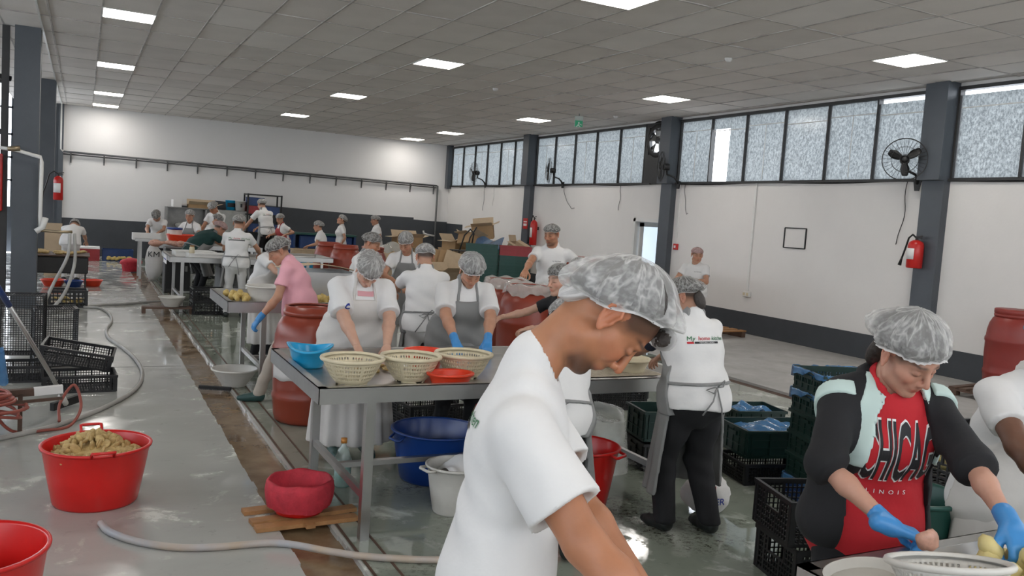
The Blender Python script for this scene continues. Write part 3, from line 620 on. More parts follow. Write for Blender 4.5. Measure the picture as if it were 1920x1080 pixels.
def wall_fan(label, loc, rz, tilt=0, r=.30, ang=.5):
    """arm springs from the wall plate at loc; local -Y is the way the fan blows"""
    t = thing('wall_fan', label, 'fan', loc, rz); b = MB(); b.add([(-.055, 0, .05), (.055, 0, .05), (.03, 0, -.10), (-.03, 0, -.10), (-.055, -.03, .05), (.055, -.03, .05), (.03, -.03, -.10), (-.03, -.03, -.10)], [(0, 1, 2, 3), (7, 6, 5, 4), (0, 4, 5, 1), (1, 5, 6, 2), (2, 6, 7, 3), (3, 7, 4, 0)]); b.build('wall_plate', 'black', t)
    MB().tube([(0, -.02, 0), (0, -.06, .06), (-.02, -.12, .12), (-.08, -.18, .15), (-.14, -.20, .16), (-.15, -.21, .24)], [.024, .022, .019, .018, .018, .02], 8).build('arm', 'black', t)
    h = thing('x', 'x', 'x'); bpy.data.objects.remove(h); c = np.array([-.15, -.26, .31]); Rm = rotm(0, 0, ang)
    def P(b_, nm, m='black'): v = np.vstack(b_.v)@Rm.T+c; q = MB(); q.v = [v]; q.f = b_.f; q.n = len(v); q.sm = b_.sm; return q.build(nm, m, t)
    rx = rotm(PI/2)
    b = MB().lathe([(0, -.10), (.05, -.10), (.065, -.08), (.065, .02), (.05, .04), (0, .04)], 16, rot=rx); P(b, 'motor')
    MB()
    b = MB().lathe([(0, .06), (.045, .07), (.05, .10), (.03, .12), (0, .12)], 14, rot=rx); P(b, 'hub')
    for k in range(3):
        a = PI/2*3+k*2*PI/3+.1; ca, sa = math.cos(a), math.sin(a); b = MB()
        def fn(u, v): rr = .04+(r*.80-.04)*u; w = (v-.5)*(.05+.065*math.sin(PI*min(1, u*.95))); return (ca*rr-sa*w, -.09+w*.45, sa*rr+ca*w)
        b.sheet(fn, 6, 3); v = np.vstack(b.v)@Rm.T+c; q = MB(); q.v = [v]; q.f = b.f; q.n = len(v); q.sm = b.sm; q.build('blade', 'black', t, solid=.004)
    b = MB(); ring = lambda rr, y: [(rr*math.cos(a), y, rr*math.sin(a)) for a in np.linspace(0, 2*PI, 33)]
    for rr, y in ((r, -.07), (r*.985, -.10), (r*.985, -.04), (r*.6, -.135), (r*.6, -.01), (.06, -.15)): b.tube(ring(rr, y), .0028 if rr < r else .005, 4, False)
    for k in range(30):
        a = 2*PI*k/30; ca, sa = math.cos(a), math.sin(a); b.tube([(.05*ca, -.15, .05*sa), (r*.6*ca, -.135, r*.6*sa), (r*ca, -.07, r*sa), (r*.6*ca, -.01, r*.6*sa), (.06*ca, 0, .06*sa)], .0016, 3, False)
    P(b, 'cage', 'iron'); return t
def carton(label, loc, rz=0, w=.4, d=.3, h=.3, m='card', rot=None, flaps=True, group=None):
    t = thing('cardboard_box', label, 'box', loc, rz, group)
    if rot: t.rotation_euler = rot
    b = MB(); T_ = .005; b.bb(-w/2, w/2, -d/2, d/2, 0, T_)
    for s_ in (-1, 1): b.bb(-w/2, w/2, s_*d/2-T_/2, s_*d/2+T_/2, 0, h); b.bb(s_*w/2-T_/2, s_*w/2+T_/2, -d/2, d/2, 0, h)
    b.build('carton', m, t)
    if flaps:
        for s_, o_ in ((-1, .5), (1, .9)):
            c = np.array([0, s_*d/2, h]); k = np.array([0, s_*math.cos(o_), math.sin(o_)])*d*.45; f_ = MB().add([c+(-w/2, 0, 0), c+(w/2, 0, 0), c+(w/2, 0, 0)+k, c+(-w/2, 0, 0)+k], [(0, 1, 2, 3)]); f_.build('flap', 'card2', t, solid=.005)
            c = np.array([s_*w/2, 0, h]); k = np.array([s_*math.cos(-.6+o_), 0, math.sin(-.6+o_)])*d*.42; f_ = MB().add([c+(0, -d/2, 0), c+(0, d/2, 0), c+(0, d/2, 0)+k, c+(0, -d/2, 0)+k], [(0, 1, 2, 3)]); f_.build('flap', 'card2', t, solid=.005)
    return t
def pallet(label, loc, rz=0, w=.8, d=.6, h=.12):
    t = thing('wooden_pallet', label, 'pallet', loc, rz)
    for i in range(6): MB().box((0, -d/2+.05+i*(d-.1)/5, h-.01), (w, .08, .02)).build('plank', 'wood_dark', t)
    for x in (-w/2+.05, 0, w/2-.05):
        MB().box((x, 0, h-.032), (.09, d, .02)).build('stringer', 'wood_dark', t)
        for y in (-d/2+.06, 0, d/2-.06): MB().box((x, y, (h-.04)/2), (.09, .09, h-.042)).build('block', 'wood_dark', t)
    return t
def heap(n, fn, name, label, cat, m, group, size, seed=0, sq=(1, .8, .7)):
    """individual lumps sharing a few meshes; fn(i, rng) gives each place"""
    q = np.random.default_rng(seed); ms = []
    for k in range(5):
        me = MB().blob((0, 0, 0), (size*sq[0], size*sq[1], size*sq[2]), seed*10+k, 6, 9, .13).mesh(name); me.materials.append(MAT[m]); ms.append(me)
    for i in range(n):
        o = bpy.data.objects.new(name, ms[i % 5]); COL.objects.link(o); o.location = fn(i, q); o.rotation_euler = tuple(q.uniform(0, 6, 3)); s_ = q.uniform(.8, 1.15); o.scale = (s_,)*3; tag(o, label, cat, group)
# ============================================================ PEOPLE: implicit bodies meshed with surface nets
def _n(v): v = np.asarray(v, float); return v/(np.linalg.norm(v)+1e-12)
def cap(a, b, r1, r2=None, k=.03, w=None, s=1, cut=None):
    a = np.array(a, float); b = np.array(b, float); r2 = r1 if r2 is None else r2; ba = b-a; L2 = ba.dot(ba)+1e-9
    def fn(p):
        q = p-a
        if w is not None: q = q-(q@w)[:, None]*w*(1-1/s); bb = ba-ba.dot(w)*w*(1-1/s); l2 = bb.dot(bb)+1e-9
        else: bb, l2 = ba, L2
        h = np.clip(q@bb/l2, 0, 1); d = np.linalg.norm(q-h[:, None]*bb, axis=1)-(r1+(r2-r1)*h)
        if cut is not None:
            for c0, cn in cut: d = np.maximum(d, (p-c0)@cn)
        return d
    return ('u', fn, k)
def ell(c, r, Rm=None, k=.02):
    c = np.array(c, float); r = np.array(r, float)
    def fn(p):
        q = p-c
        if Rm is not None: q = q@Rm
        k0 = np.linalg.norm(q/r, axis=1); k1 = np.linalg.norm(q/r**2, axis=1)+1e-9
        return k0*(k0-1)/k1
    return ('u', fn, k)
def sub(prim, k=.01): return ('s', prim[1], k)
def flt(fn): return ('f', fn, 0)
def evalops(ops, P, rel=None):
    D = np.full(len(P), 9.)
    for i, (t, fn, k) in enumerate(ops):
        if rel is not None and t == 'u':
            ix = rel[i]
            if ix is None or len(ix) == 0: continue
            d = fn(P[ix]); e = D[ix]
            if k > 0: h = np.clip(.5+.5*(e-d)/k, 0, 1); h[e > 8] = 1; r = e*(1-h)+d*h-k*h*(1-h)*(e < 8)
            else: r = np.minimum(e, d)
            D[ix] = r
        elif t == 'u':
            d = fn(P)
            if k > 0: h = np.clip(.5+.5*(D-d)/k, 0, 1); h[D > 8] = 1; D = D*(1-h)+d*h-k*h*(1-h)*(D < 8)
            else: D = np.minimum(D, d)
        elif t == 's':
            d = -fn(P); h = np.clip(.5-.5*(D-d)/max(k, 1e-6), 0, 1); D = D*(1-h)+d*h+k*h*(1-h)
        elif t == 'f': D = fn(P, D)
    return D
def surfnet(ops, lo, hi, h):
    B = 6; lo = np.array(lo, float)-h*2; n = np.ceil((np.array(hi)+h*2-lo)/(h*B)).astype(int)
    bi = np.stack(np.meshgrid(*[np.arange(k) for k in n], indexing='ij'), -1).reshape(-1, 3)
    C = lo+(bi*B+(B-1)/2)*h; hd = h*B*.87*1.25+.012
    pc = [fn(C) if t == 'u' else None for t, fn, k in ops]
    D = evalops(ops, C); keep = np.abs(D) < hd
    V = np.full(tuple(n*B), 1., np.float32)
    Vb = V.reshape(n[0], B, n[1], B, n[2], B).transpose(0, 2, 4, 1, 3, 5)
    Vb[:] = np.where(D < 0, -1, 1).reshape(n)[:, :, :, None, None, None]
    kb = bi[keep]; off = np.stack(np.meshgrid(*[np.arange(B)]*3, indexing='ij'), -1).reshape(-1, 3); m = len(off)
    P = (lo+(kb[:, None, :]*B+off[None])*h).reshape(-1, 3)
    rel = []
    for (t, fn, k), c in zip(ops, pc):
        if t != 'u': rel.append(None); continue
        ok = np.nonzero(c[keep] < hd+k+.02)[0]; rel.append((ok[:, None]*m+np.arange(m)).ravel())
    F = evalops(ops, P, rel).astype(np.float32)
    Vb[kb[:, 0], kb[:, 1], kb[:, 2]] = F.reshape(-1, B, B, B)
    V = Vb.transpose(0, 3, 1, 4, 2, 5).reshape(tuple(n*B))
    ins = V < 0; cnt = np.zeros(tuple(np.array(V.shape)-1), np.int8); sl = lambda o, s: slice(o, s-1+o)
    cor = [(a, b, c) for a in (0, 1) for b in (0, 1) for c in (0, 1)]; S = V.shape
    for a, b, c in cor: cnt += ins[sl(a, S[0]), sl(b, S[1]), sl(c, S[2])]
    act = np.argwhere((cnt > 0) & (cnt < 8))
    if len(act) == 0: return np.zeros((0, 3)), np.zeros((0, 4), int)
    vid = np.full(cnt.shape, -1, np.int32); vid[tuple(act.T)] = np.arange(len(act))
    val = {c: V[act[:, 0]+c[0], act[:, 1]+c[1], act[:, 2]+c[2]] for c in cor}
    acc = np.zeros((len(act), 3)); num = np.zeros(len(act))
    for c in cor:
        for ax in range(3):
            if c[ax]: continue
            d = list(c); d[ax] = 1; a, b = val[c], val[tuple(d)]; x = (a < 0) != (b < 0)
            t = np.where(x, a/(a-b+1e-12*(a == b)), 0); pt = np.tile(np.array(c, float), (len(act), 1)); pt[:, ax] += t
            acc += pt*x[:, None]; num += x
    vert = lo+(act+acc/num[:, None])*h
    Q = []
    for ax in range(3):
        s0 = [slice(None)]*3; s1 = [slice(None)]*3; s0[ax] = slice(0, -1); s1[ax] = slice(1, None)
        a, b = ins[tuple(s0)], ins[tuple(s1)]; o1, o2 = [(1, 2), (2, 0), (0, 1)][ax]
        for sgn in (0, 1):
            e = np.argwhere((a & ~b) if sgn else (~a & b)); e = e[(e[:, o1] > 0) & (e[:, o2] > 0) & (e[:, o1] < S[o1]-1) & (e[:, o2] < S[o2]-1)]
            if len(e) == 0: continue
            def g(i, j): q = e.copy(); q[:, o1] -= i; q[:, o2] -= j; return vid[q[:, 0], q[:, 1], q[:, 2]]
            qd = np.stack([g(1, 1), g(0, 1), g(0, 0), g(1, 0)], 1); Q.append(qd if sgn else qd[:, ::-1])
    Q = np.vstack(Q); Q = Q[(Q >= 0).all(1)]
    return vert, Q
def mkmesh(name, parts, m, parent, colfn=None):
    vs, qs, o = [], [], 0
    for v, q in parts: vs.append(v); qs.append(q+o); o += len(v)
    v = np.vstack(vs); q = np.vstack(qs); me = bpy.data.meshes.new(name)
    me.vertices.add(len(v)); me.vertices.foreach_set('co', v.astype(np.float32).ravel())
    me.loops.add(q.size); me.loops.foreach_set('vertex_index', q.astype(np.int32).ravel())
    me.polygons.add(len(q)); me.polygons.foreach_set('loop_start', np.arange(0, q.size, 4, dtype=np.int32))
    try: me.polygons.foreach_set('loop_total', np.full(len(q), 4, dtype=np.int32))
    except Exception: pass
    me.polygons.foreach_set('use_smooth', np.ones(len(q), bool)); me.update(calc_edges=True); me.validate()
    if colfn is not None:
        a = me.color_attributes.new('Col', 'FLOAT_COLOR', 'POINT'); c = np.ones((len(v), 4), np.float32); c[:, :3] = colfn(v); a.data.foreach_set('color', c.ravel())
    ob = bpy.data.objects.new(name, me); COL.objects.link(ob); me.materials.append(MAT[m]); ob.parent = parent; return ob
def bounds(pts, m): P = np.array(pts); return P.min(0)-m, P.max(0)+m
def ik(a, t, l1, l2, pole):
    a, t = np.array(a, float), np.array(t, float); d = t-a; L = np.linalg.norm(d)
    if L > (l1+l2)*.995: t = a+d/L*(l1+l2)*.995; d = t-a; L = np.linalg.norm(d)
    u = d/L; x = (l1*l1-l2*l2+L*L)/(2*L); hh = math.sqrt(max(l1*l1-x*x, 1e-6)); pl = np.array(pole, float); pl = _n(pl-u*pl.dot(u))
    return a+u*x+pl*hh, t
def hand_ops(w, d, nrm, side, s, curl=.5, infl=0, k=.006, spread=1.0):
    """five-fingered hand: w wrist, d finger direction, nrm back-of-hand direction; side +1 right, -1 left"""
    d = _n(d); nrm = _n(np.array(nrm)-d*np.dot(nrm, d)); lat = np.cross(d, nrm)*side   # towards the thumb
    lat = -lat; q = s; o = []
    P = lambda a, b, c: w+q*(d*a+lat*b+nrm*c)
    o.append(cap(P(-.045, 0, 0), P(.01, 0, 0), .028*q+infl, .026*q+infl, .01))
    for b in (-.028, -.009, .010, .028): o.append(cap(P(.015, b*.75, 0), P(.085, b*1.02, 0), .0145*q+infl, .0125*q+infl, .012))
    for b, ln, cc in ((-.031, .058, 1.15), (-.011, .074, 1.0), (.010, .078, .95), (.031, .070, .85)):
        p0 = P(.088, b, 0); a = 0; l = ln*q
        for i, fr in enumerate((.42, .32, .26)):
            a += curl*cc*(.75 if i == 0 else .95); dd = _n(d*math.cos(a)-nrm*math.sin(a)+lat*b*2.2*spread*(1 if curl < .8 else .2)); p1 = p0+dd*l*fr
            o.append(cap(p0, p1, (.0100-.0009*i)*q+infl, (.0093-.0010*i)*q+infl, k)); p0 = p1
    t0 = P(.018, .026, -.006); t1 = t0+q*(d*.038+lat*.030-nrm*.016); t2 = t1+q*(d*.030+lat*.010*(1-curl)-nrm*(.012+.012*curl)); t3 = t2+q*(d*.022-lat*.006-nrm*.010)
    o += [cap(t0, t1, .0155*q+infl, .0125*q+infl, .010), cap(t1, t2, .0118*q+infl, .0102*q+infl, k), cap(t2, t3, .0100*q+infl, .0085*q+infl, k)]
    return o
SKINS = {'light': (.56, .33, .235), 'mid': (.47, .245, .155), 'tan': (.42, .20, .115), 'dark': (.16, .072, .042), 'olive': (.36, .19, .12)}
def net_mesh(Hc, Rh, hs, tilt, size, puff, seed, parent, m='net', name='hairnet', lift=0, scale=1, nu=56, nv=20, back=0.0, knot=0.0):
    """bouffant dome whose axis is square to the band plane (tilted by tilt, lower at the nape)"""
    q = np.random.default_rng(seed); ph = q.uniform(0, 6.28, 12); Rt = rotm(tilt, 0, 0)
    prof = [(0.001, 1.0), (.30, .965), (.55, .87), (.78, .70), (.93, .50), (1.01, .30), (1.03, .14), (.985, .02), (.955, -.035), (.945, -.06), (.985, -.10)]
    pr = np.array(prof); tt = np.linspace(0, 1, len(pr)); V = []; UV = []
    for j in range(nv+1):
        v = j/nv; rr = np.interp(v, tt, pr[:, 0]); zz = np.interp(v, tt, pr[:, 1])
        for i in range(nu):
            u = 2*PI*i/nu; fold = (math.sin(13*u+ph[0]+2*v)+.7*math.sin(21*u+ph[1]-3*v)+.6*math.sin(7*u+ph[2]))*.0032*min(1, v*2.2)*(1-.5*(v > .9))
            if v > .93: fold += .003*math.sin(38*u)
            fold *= size[3] if len(size) > 3 else 1
            R0 = rr*(1+puff*math.sin(u*1+ph[3])*.03)+0
            x = (size[0]*R0+fold)*math.cos(u); y = (size[1]*R0+fold)*math.sin(u)
            z = size[2]*zz+.004*math.sin(5*u+ph[4])*v
            bk = max(0, -math.sin(u)); y -= back*bk**2*math.sin(PI*min(1, max(0, v-.25)/.75))
            fr = max(0, math.sin(u))**6; y += knot*fr*math.sin(PI*min(1, max(0, v-.45)/.55)); z -= knot*.5*fr*math.sin(PI*min(1, max(0, v-.45)/.55))
            p = Rt@np.array([x, y, z])*scale+np.array([0, -.012, .030+lift]); V.append(Hc+Rh@(p*hs)); UV.append((i/nu, v))
    F = [(j*nu+i, (j+1)*nu+i, (j+1)*nu+(i+1) % nu, j*nu+(i+1) % nu) for j in range(nv) for i in range(nu)]
    b = MB().add(V, F, True); o = b.build(name, m, parent); ul = o.data.uv_layers.new(name='uv')
    li = 0
    for j in range(nv):
        for i in range(nu):
            for (a, c) in ((i, j), (i, j+1), (i+1, j+1), (i+1, j)): ul.data[li].uv = (a/nu, c/nv); li += 1
    return o
def person(label, pos=None, rz=0, H=1.70, g=1.0, fem=False, lean=0, neck=None, head=(0, 0, 0), hands=None, feet=((.11, 0), (-.11, 0)), tee='cloth_white', pants='cloth_black',
           apron=None, bib=True, hem=.42, net='net', hair='hair', skin='mid', long_sleeve=None, gloves=None, shoes='shoe', res=.012, twist=0, beard=0, stub=0, shorn=False, curl=.6,
           netsz=(.088, .108, .098), tilt=.25, hairback=0, nb=.02, knot=0, bun=0, group=None, head_at=None, pole=None, tee_hem=None, hdir=None, jacket=None, arm_r=1.0, seed=1, hres=None, brow=1, smile=0, bend_k=None, undershirt=None, sleeve=.60, hands_w=None, neckl=1.0, shd=.02, flare=1.0, hsz=1.0, slr=1.0, pwd=1.0, waist_tie=True, tee_amp=1.0):
    for _it in range(4):
        s = H/1.72; D = R(lean); hands = hands or {}; T = np.array; fem_ = fem
        Xr = T([math.cos(R(twist)), math.sin(R(twist)), 0]); Fw0 = T([-math.sin(R(twist)), math.cos(R(twist)), 0])
        U = lambda a: T([0, 0, 1.])*math.cos(a)+Fw0*math.sin(a)
        Fv = lambda a: Fw0*math.cos(a)-T([0, 0, 1.])*math.sin(a)
        hipz = .93*s; P = T([0, -.16*math.sin(D)*s, hipz-.03*s*(D > .6)]); a1, a2, a3 = .45*D, .95*D, 1.12*D
        Wp = P+U(a1)*.14*s; Cc = Wp+U(a2)*.20*s; Sh = Cc+U(a3)*.145*s; Nb = Sh+U(a3)*.045*s
        nk = R(neck) if neck is not None else a3*.8+R(max(0, head[0]))*.35
        B = Nb+U(nk)*.085*s*neckl; Rh = rotm(0, 0, R(head[1]+twist))@rotm(-R(head[0]), 0, 0)@rotm(0, R(head[2]), 0)
        hs = (.62+.38*s)*(.98 if fem else 1.0)*hsz; Hc = B+Rh@(T([0, .022, .070])*hs)
        if head_at is None: break
        H *= 1+(head_at[2]/float(Hc[2])-1)*1.05
    off = T([0, 0, 0.])
    if head_at is not None:
        c, sn = math.cos(R(rz)), math.sin(R(rz)); w = T([c*Hc[0]-sn*Hc[1], sn*Hc[0]+c*Hc[1]]); pos = (head_at[0]-w[0], head_at[1]-w[1])
    if hands_w:
        c, sn = math.cos(R(rz)), math.sin(R(rz)); hands = {k: (c*(w[0]-pos[0])+sn*(w[1]-pos[1]), -sn*(w[0]-pos[0])+c*(w[1]-pos[1]), w[2]) for k, w in hands_w.items()}
    root = thing('person', label, 'person', (pos[0], pos[1], 0), R(rz), group)
    sw = (.158 if fem else .178)*s*(1+(g-1)*.45); SJ = {1: Sh+Xr*sw-U(a3)*shd*s, -1: Sh-Xr*sw-U(a3)*shd*s}
    ua, fa = .300*s, .268*s; G = g; A = {}
    for sd in (1, -1):
        hsp = hands.get(sd)
        if hsp is None: t = SJ[sd]+T([sd*.05, .02, -.50*s])
        else:
            t = T(hsp, float)
        pl = T((pole or {}).get(sd, (sd*.6, -.6, -.5)), float); pl = Xr*pl[0]+Fw0*pl[1]+T([0, 0, pl[2]])
        e, wv = ik(SJ[sd], t, ua, fa, pl); A[sd] = (SJ[sd], e, wv)
    # ---------------- body
    ar = arm_r*s*(.92 if fem else 1)*(1+(g-1)*.55); lat = Xr; st = 1.38
    torso = lambda o, k=.05: [cap(P-lat*.065*s, P+lat*.065*s, .118*s*G+o, None, k, lat, 1.12), cap(P, Wp, .108*s*G+o, .102*s*G*(.95 if fem else 1)+o, k, lat, st), cap(Wp, Cc, .102*s*G+o, .106*s*(.5+.5*G)+o, k, lat, st+.05),
        cap(SJ[-1]*.62+SJ[1]*.38-U(a3)*.03*s, SJ[1]*.62+SJ[-1]*.38-U(a3)*.03*s, .078*s+o, None, k, None), cap(SJ[-1]*.94+SJ[1]*.06-U(a3)*.012, SJ[1]*.94+SJ[-1]*.06-U(a3)*.012, .044*s+o, None, k), cap(Cc-U(a2)*.03*s, Sh-U(a2)*.05*s, .100*s*(.6+.4*G)+o, .080*s+o, k, lat, 1.45)] \
        + ([cap(Cc+Fv(a2)*(.060+.02*G)*s-lat*.072*s-U(a2)*.02*s, Cc+Fv(a2)*(.060+.02*G)*s+lat*.072*s-U(a2)*.02*s, .066*s*G+o, None, .05)] if fem else []) \
        + ([cap(P+U(a1)*.06*s+Fv(a1)*.05*(G-.9)*2*s-lat*.05*s, P+U(a1)*.06*s+Fv(a1)*.05*(G-.9)*2*s+lat*.05*s, .10*s*G+o, None, .08)] if G > 1.1 else []) \
        + [ell(P-Fw0*.055*s+sd*lat*.065*s-T([0, 0, .03*s]), (.085*s*G+o, .085*s*G+o, .095*s+o), None, .05) for sd in (1, -1)]
    ops = torso(-.006)
    ops += [cap(Nb+lat*.07*s-U(a3)*.025*s, Nb+U(nk)*.03*s, .035*s, .035*s, .03), cap(Nb-lat*.07*s-U(a3)*.025*s, Nb+U(nk)*.03*s, .035*s, .035*s, .03)]
    hres_ = hres or max(.004, min(res*.65, .011)); nr = .047*s if fem else .056*s
    head_ops = [cap(Nb-U(a3)*.05*s, Nb+U(nk)*.02*s, nr*1.12, nr*1.08, .03), cap(Nb+U(nk)*.02*s, B+Rh@(T([0, -.012, .03])*hs), nr*1.08, nr*.97, .03)]
    hp = lambda x, y, z: Hc+Rh@(T([x, y, z])*hs)
    jw = .92 if fem else 1.0
    head_ops += [ell(hp(0, -.012, .028), T([.0745, .096, .083])*hs, Rh, .02), ell(hp(0, .030, -.030), T([.058*jw, .056, .078])*hs, Rh, .02),
        cap(hp(-.040*jw, .008, -.070), hp(-.010, .062, -.103), .030*hs, .019*hs, .025), cap(hp(.040*jw, .008, -.070), hp(.010, .062, -.103), .030*hs, .019*hs, .025), ell(hp(0, .070, -.104), T([.018, .014, .014])*hs, Rh, .012),
        cap(hp(-.036, .060, -.032), hp(-.045, .035, -.028), .021*hs, .02*hs, .02), cap(hp(.036, .060, -.032), hp(.045, .035, -.028), .021*hs, .02*hs, .02),
        cap(hp(-.030, .078, .022), hp(.030, .078, .022), .009*hs, None, .014)]
    head_ops += [sub(ell(hp(sx*.031, .094, -.002), T([.017, .013, .011])*hs, Rh), .010) for sx in (1, -1)]
    head_ops += [ell(hp(sx*.031, .0735, -.003), T([.0125, .0125, .0115])*hs, Rh, .004) for sx in (1, -1)]
    head_ops += [cap(hp(0, .084, .012), hp(0, .108, -.034), .0072*hs, .0105*hs, .010), cap(hp(-.011, .096, -.040), hp(.011, .096, -.040), .0078*hs, None, .006),
        ell(hp(0, .074, -.058), T([.030, .020, .026])*hs, Rh, .012), ell(hp(0, .083, -.0665), T([.021, .010, .0060])*hs, Rh, .007), ell(hp(0, .080, -.0775), T([.018, .010, .0065])*hs, Rh, .007), sub(cap(hp(-.020, .0945, -.0715), hp(.020, .0945, -.0715), .0016*hs), .003)]
    for sx in (1, -1):
        Re = Rh@rotm(R(12), 0, R(-20*sx)); ec = hp(sx*.079, -.012, -.012); E3 = lambda x, y, z: ec+Re@(T([sx*x, y, z])*hs)
        head_ops += [ell(ec, T([.0055, .017, .029])*hs, Re, .006)]
        if hres_ < .008:
            head_ops += [sub(ell(E3(.007, .002, .002), T([.006, .0105, .019])*hs, Re), .002)]
            ep = [E3(.003, .013, .004), E3(.0035, .016, .016), E3(.004, .008, .028), E3(.005, -.006, .030), E3(.006, -.017, .018), E3(.006, -.018, .003), E3(.004, -.012, -.014), E3(.003, -.003, -.026)]
            head_ops += [cap(ep[i], ep[i+1], .0040*hs, None, .0015) for i in range(7)]+[ell(E3(.002, .003, -.027), T([.0045, .0075, .008])*hs, Re, .003), cap(E3(.003, -.006, .016), E3(.004, -.008, -.012), .0026*hs, None, .002), ell(E3(.003, .013, -.006), T([.004, .0045, .007])*hs, Re, .003)]
    arm = {}
    for sd in (1, -1):
        S_, e, wv = A[sd]; fd = _n(wv-e)
        arm[sd] = [cap(S_, S_+(e-S_)*.35, .047*ar, .048*ar, .03), cap(S_+(e-S_)*.3, e, .050*ar, .040*ar, .02), cap(e, e+(wv-e)*.35, .041*ar, .041*ar, .02), cap(e+(wv-e)*.35, wv, .041*ar, .026*ar, .02)]
        ops += arm[sd]
    leg = []; FT = {}
    for sd in (1, -1):
        hx = P+T([sd*.088*s*(.6+.4*G), 0, -.03*s]); fp = feet[0] if sd == 1 else feet[1]; an = T([fp[0], fp[1]-.03, .085*s]); ky, an2 = ik(hx, an, .43*s, .42*s, T([sd*.08, 1, 0])); FT[sd] = (an, fp)
        leg.append((hx, ky, an)); ops += [cap(hx, ky, .078*s*(.5+.5*G), .048*s, .04), cap(ky, ky+(an-ky)*.4, .046*s, .048*s, .02), cap(ky+(an-ky)*.4, an, .047*s, .034*s, .02),
            cap(an-T([0, .01, .03]), T([fp[0]+sd*.015, fp[1]+.11*s, .035*s]), .034*s, .026*s, .02), cap(T([fp[0], fp[1]-.05*s, .038*s]), T([fp[0]+sd*.01, fp[1]+.07*s, .03*s]), .032*s, .028*s, .02)]
    hand = {}
    for sd in (1, -1):
        S_, e, wv = A[sd]; fd = _n(wv-e)
        hd = (hdir or {}).get(sd); nrm = T([0, -.25, 1.]) if abs(fd[2]) < .9 else Fw0*1.0
        if abs(fd[2]) > .75: nrm = lat*sd*.6+Fw0*.8
        if hd is not None: fd2 = _n(hd[0]); nrm = T(hd[1], float) if len(hd) > 1 else nrm
        else: fd2 = _n(fd+T([0, 0, -.15]))
        hand[sd] = (wv+fd*.01, fd2, nrm)
    hres = hres_; allp = [P, Wp, Cc, Sh, Nb, B, Hc]+[q for sd in A for q in A[sd]]+[q for l in leg for q in l]+[T([f[0], f[1]+.15, 0]) for f in feet]+[T([f[0], f[1]-.1, 0]) for f in feet]
    parts = []
    headb = (Hc-.17*hs, Hc+.17*hs)
    neckpl = (Nb+U(nk)*.015*s, U(nk))
    lo, hi = bounds(allp, .17*s)
    parts.append(surfnet(ops+head_ops[:2], lo, hi, max(res*1.3, .008)))
    hb = [Hc+Rh@T([0, 0, 0])]; parts.append(surfnet(head_ops+[flt(lambda p, d: np.maximum(d, -((p-neckpl[0])@neckpl[1])-.0))], np.minimum(Hc-.155*hs, Nb-.09), np.maximum(Hc+.15*hs, Nb+.09), hres))
    for sd in (1, -1):
        w0, fd2, nrm = hand[sd]; ho = hand_ops(w0, fd2, nrm, sd, s*(.92 if fem else 1), curl); c = w0+fd2*.07; parts.append(surfnet(ho, c-.15, c+.15, max(.0045, min(res*.62, .0095))))
    sk = T(SKINS[skin]) if isinstance(skin, str) else T(skin)
    hairc = T([.022, .014, .010]) if hair == 'hair' else T([.07, .045, .03])
    def colfn(v):
        q = ((v-Hc)@Rh)/hs; c = np.tile(sk, (len(v), 1)).astype(float); x, y, z = q.T; near = (np.abs(q).max(1) < .14)
        def blend(m, col, a): m = np.clip(m, 0, 1)*near*a; c[:] = c*(1-m[:, None])+np.array(col)*m[:, None]
        ears = (np.abs(x) > .071) & (z < .03); blend(ears*1., sk*T([1.12, .85, .8]), .6)
        blend(np.exp(-((np.abs(x)-.045)/.02)**2-((z+.032)/.02)**2)*(y > .02), sk*T([1.15, .78, .75]), .5); blend(np.exp(-(x/.014)**2-((z+.036)/.012)**2)*(y > .085), sk*T([1.12, .8, .78]), .5)
        lip = np.exp(-(x/.022)**4-((z+.072)/.0095)**4)*(y > .07); blend(lip, sk*T([1.02, .50, .50]), .75)
        bz = .024+.003*(1-((np.abs(x)-.03)/.02)**2); blend(np.exp(-((np.abs(x)-.032)/.021)**4-((z-bz)/.0050)**2)*(y > .05), hairc, .88*brow)
        blend(np.exp(-((np.abs(x)-.031)/.0165)**4-((z+.0085)/.0030)**2)*(y > .06), hairc, .85)
        blend(np.exp(-((np.abs(x)-.031)/.019)**4-((z-.002)/.013)**2)*(y > .055), sk*T([.62, .55, .52]), .55)
        if smile: blend(np.exp(-(x/.016)**4-((z+.0715)/.003)**2)*(y > .08), (.75, .72, .66), .8)
        nost = np.exp(-((np.abs(x)-.007)/.0035)**2-((z+.0465)/.003)**2)*(y > .088); blend(nost, sk*.25, .8)
        if beard: blend(np.exp(-(x/.060)**4-((z+.102)/.027)**4)*np.clip((y-.018)/.02, 0, 1), hairc, beard); blend(np.exp(-(x/.032)**4-((z+.056)/.0065)**2)*(y > .07), hairc, beard*.8)
        if stub: blend(((z < -.045) & (y > -.02))*1.*np.clip((-.045-z)/.03, 0, 1), hairc*1.6, stub)
        hl = .020+np.clip((y-.03)*.9, 0, .09)-np.clip(-y*.55, 0, .09)        # hairline: above the brow, down to the nape
        hm = np.clip((z-hl+.030)/.030, 0, 1)*((y < .078) | (z > .06)); earm = (np.abs(x) > .070) & (z < .028) & (z > -.05) & (np.abs(y+.014) < .022); hm = hm*(~earm)
        blend(hm, hairc, .9 if not shorn else .82)
        return c
    body = mkmesh('body', parts, 'skin', root, colfn)
    # ---------------- clothes
    r_ = res; amp = .0045*tee_amp
    sdv = seed*1.7
    def fold(p, d, a=amp): return d+a*(np.sin(31*p[:, 0]+9*np.sin(7*p[:, 2]+sdv)+sdv)*.5+np.sin(23*p[:, 2]+14*p[:, 0]+5*np.sin(9*p[:, 1]+sdv))*.6)
    toff = .013+(.004 if fem else .002)
    th = tee_hem if tee_hem is not None else -.07
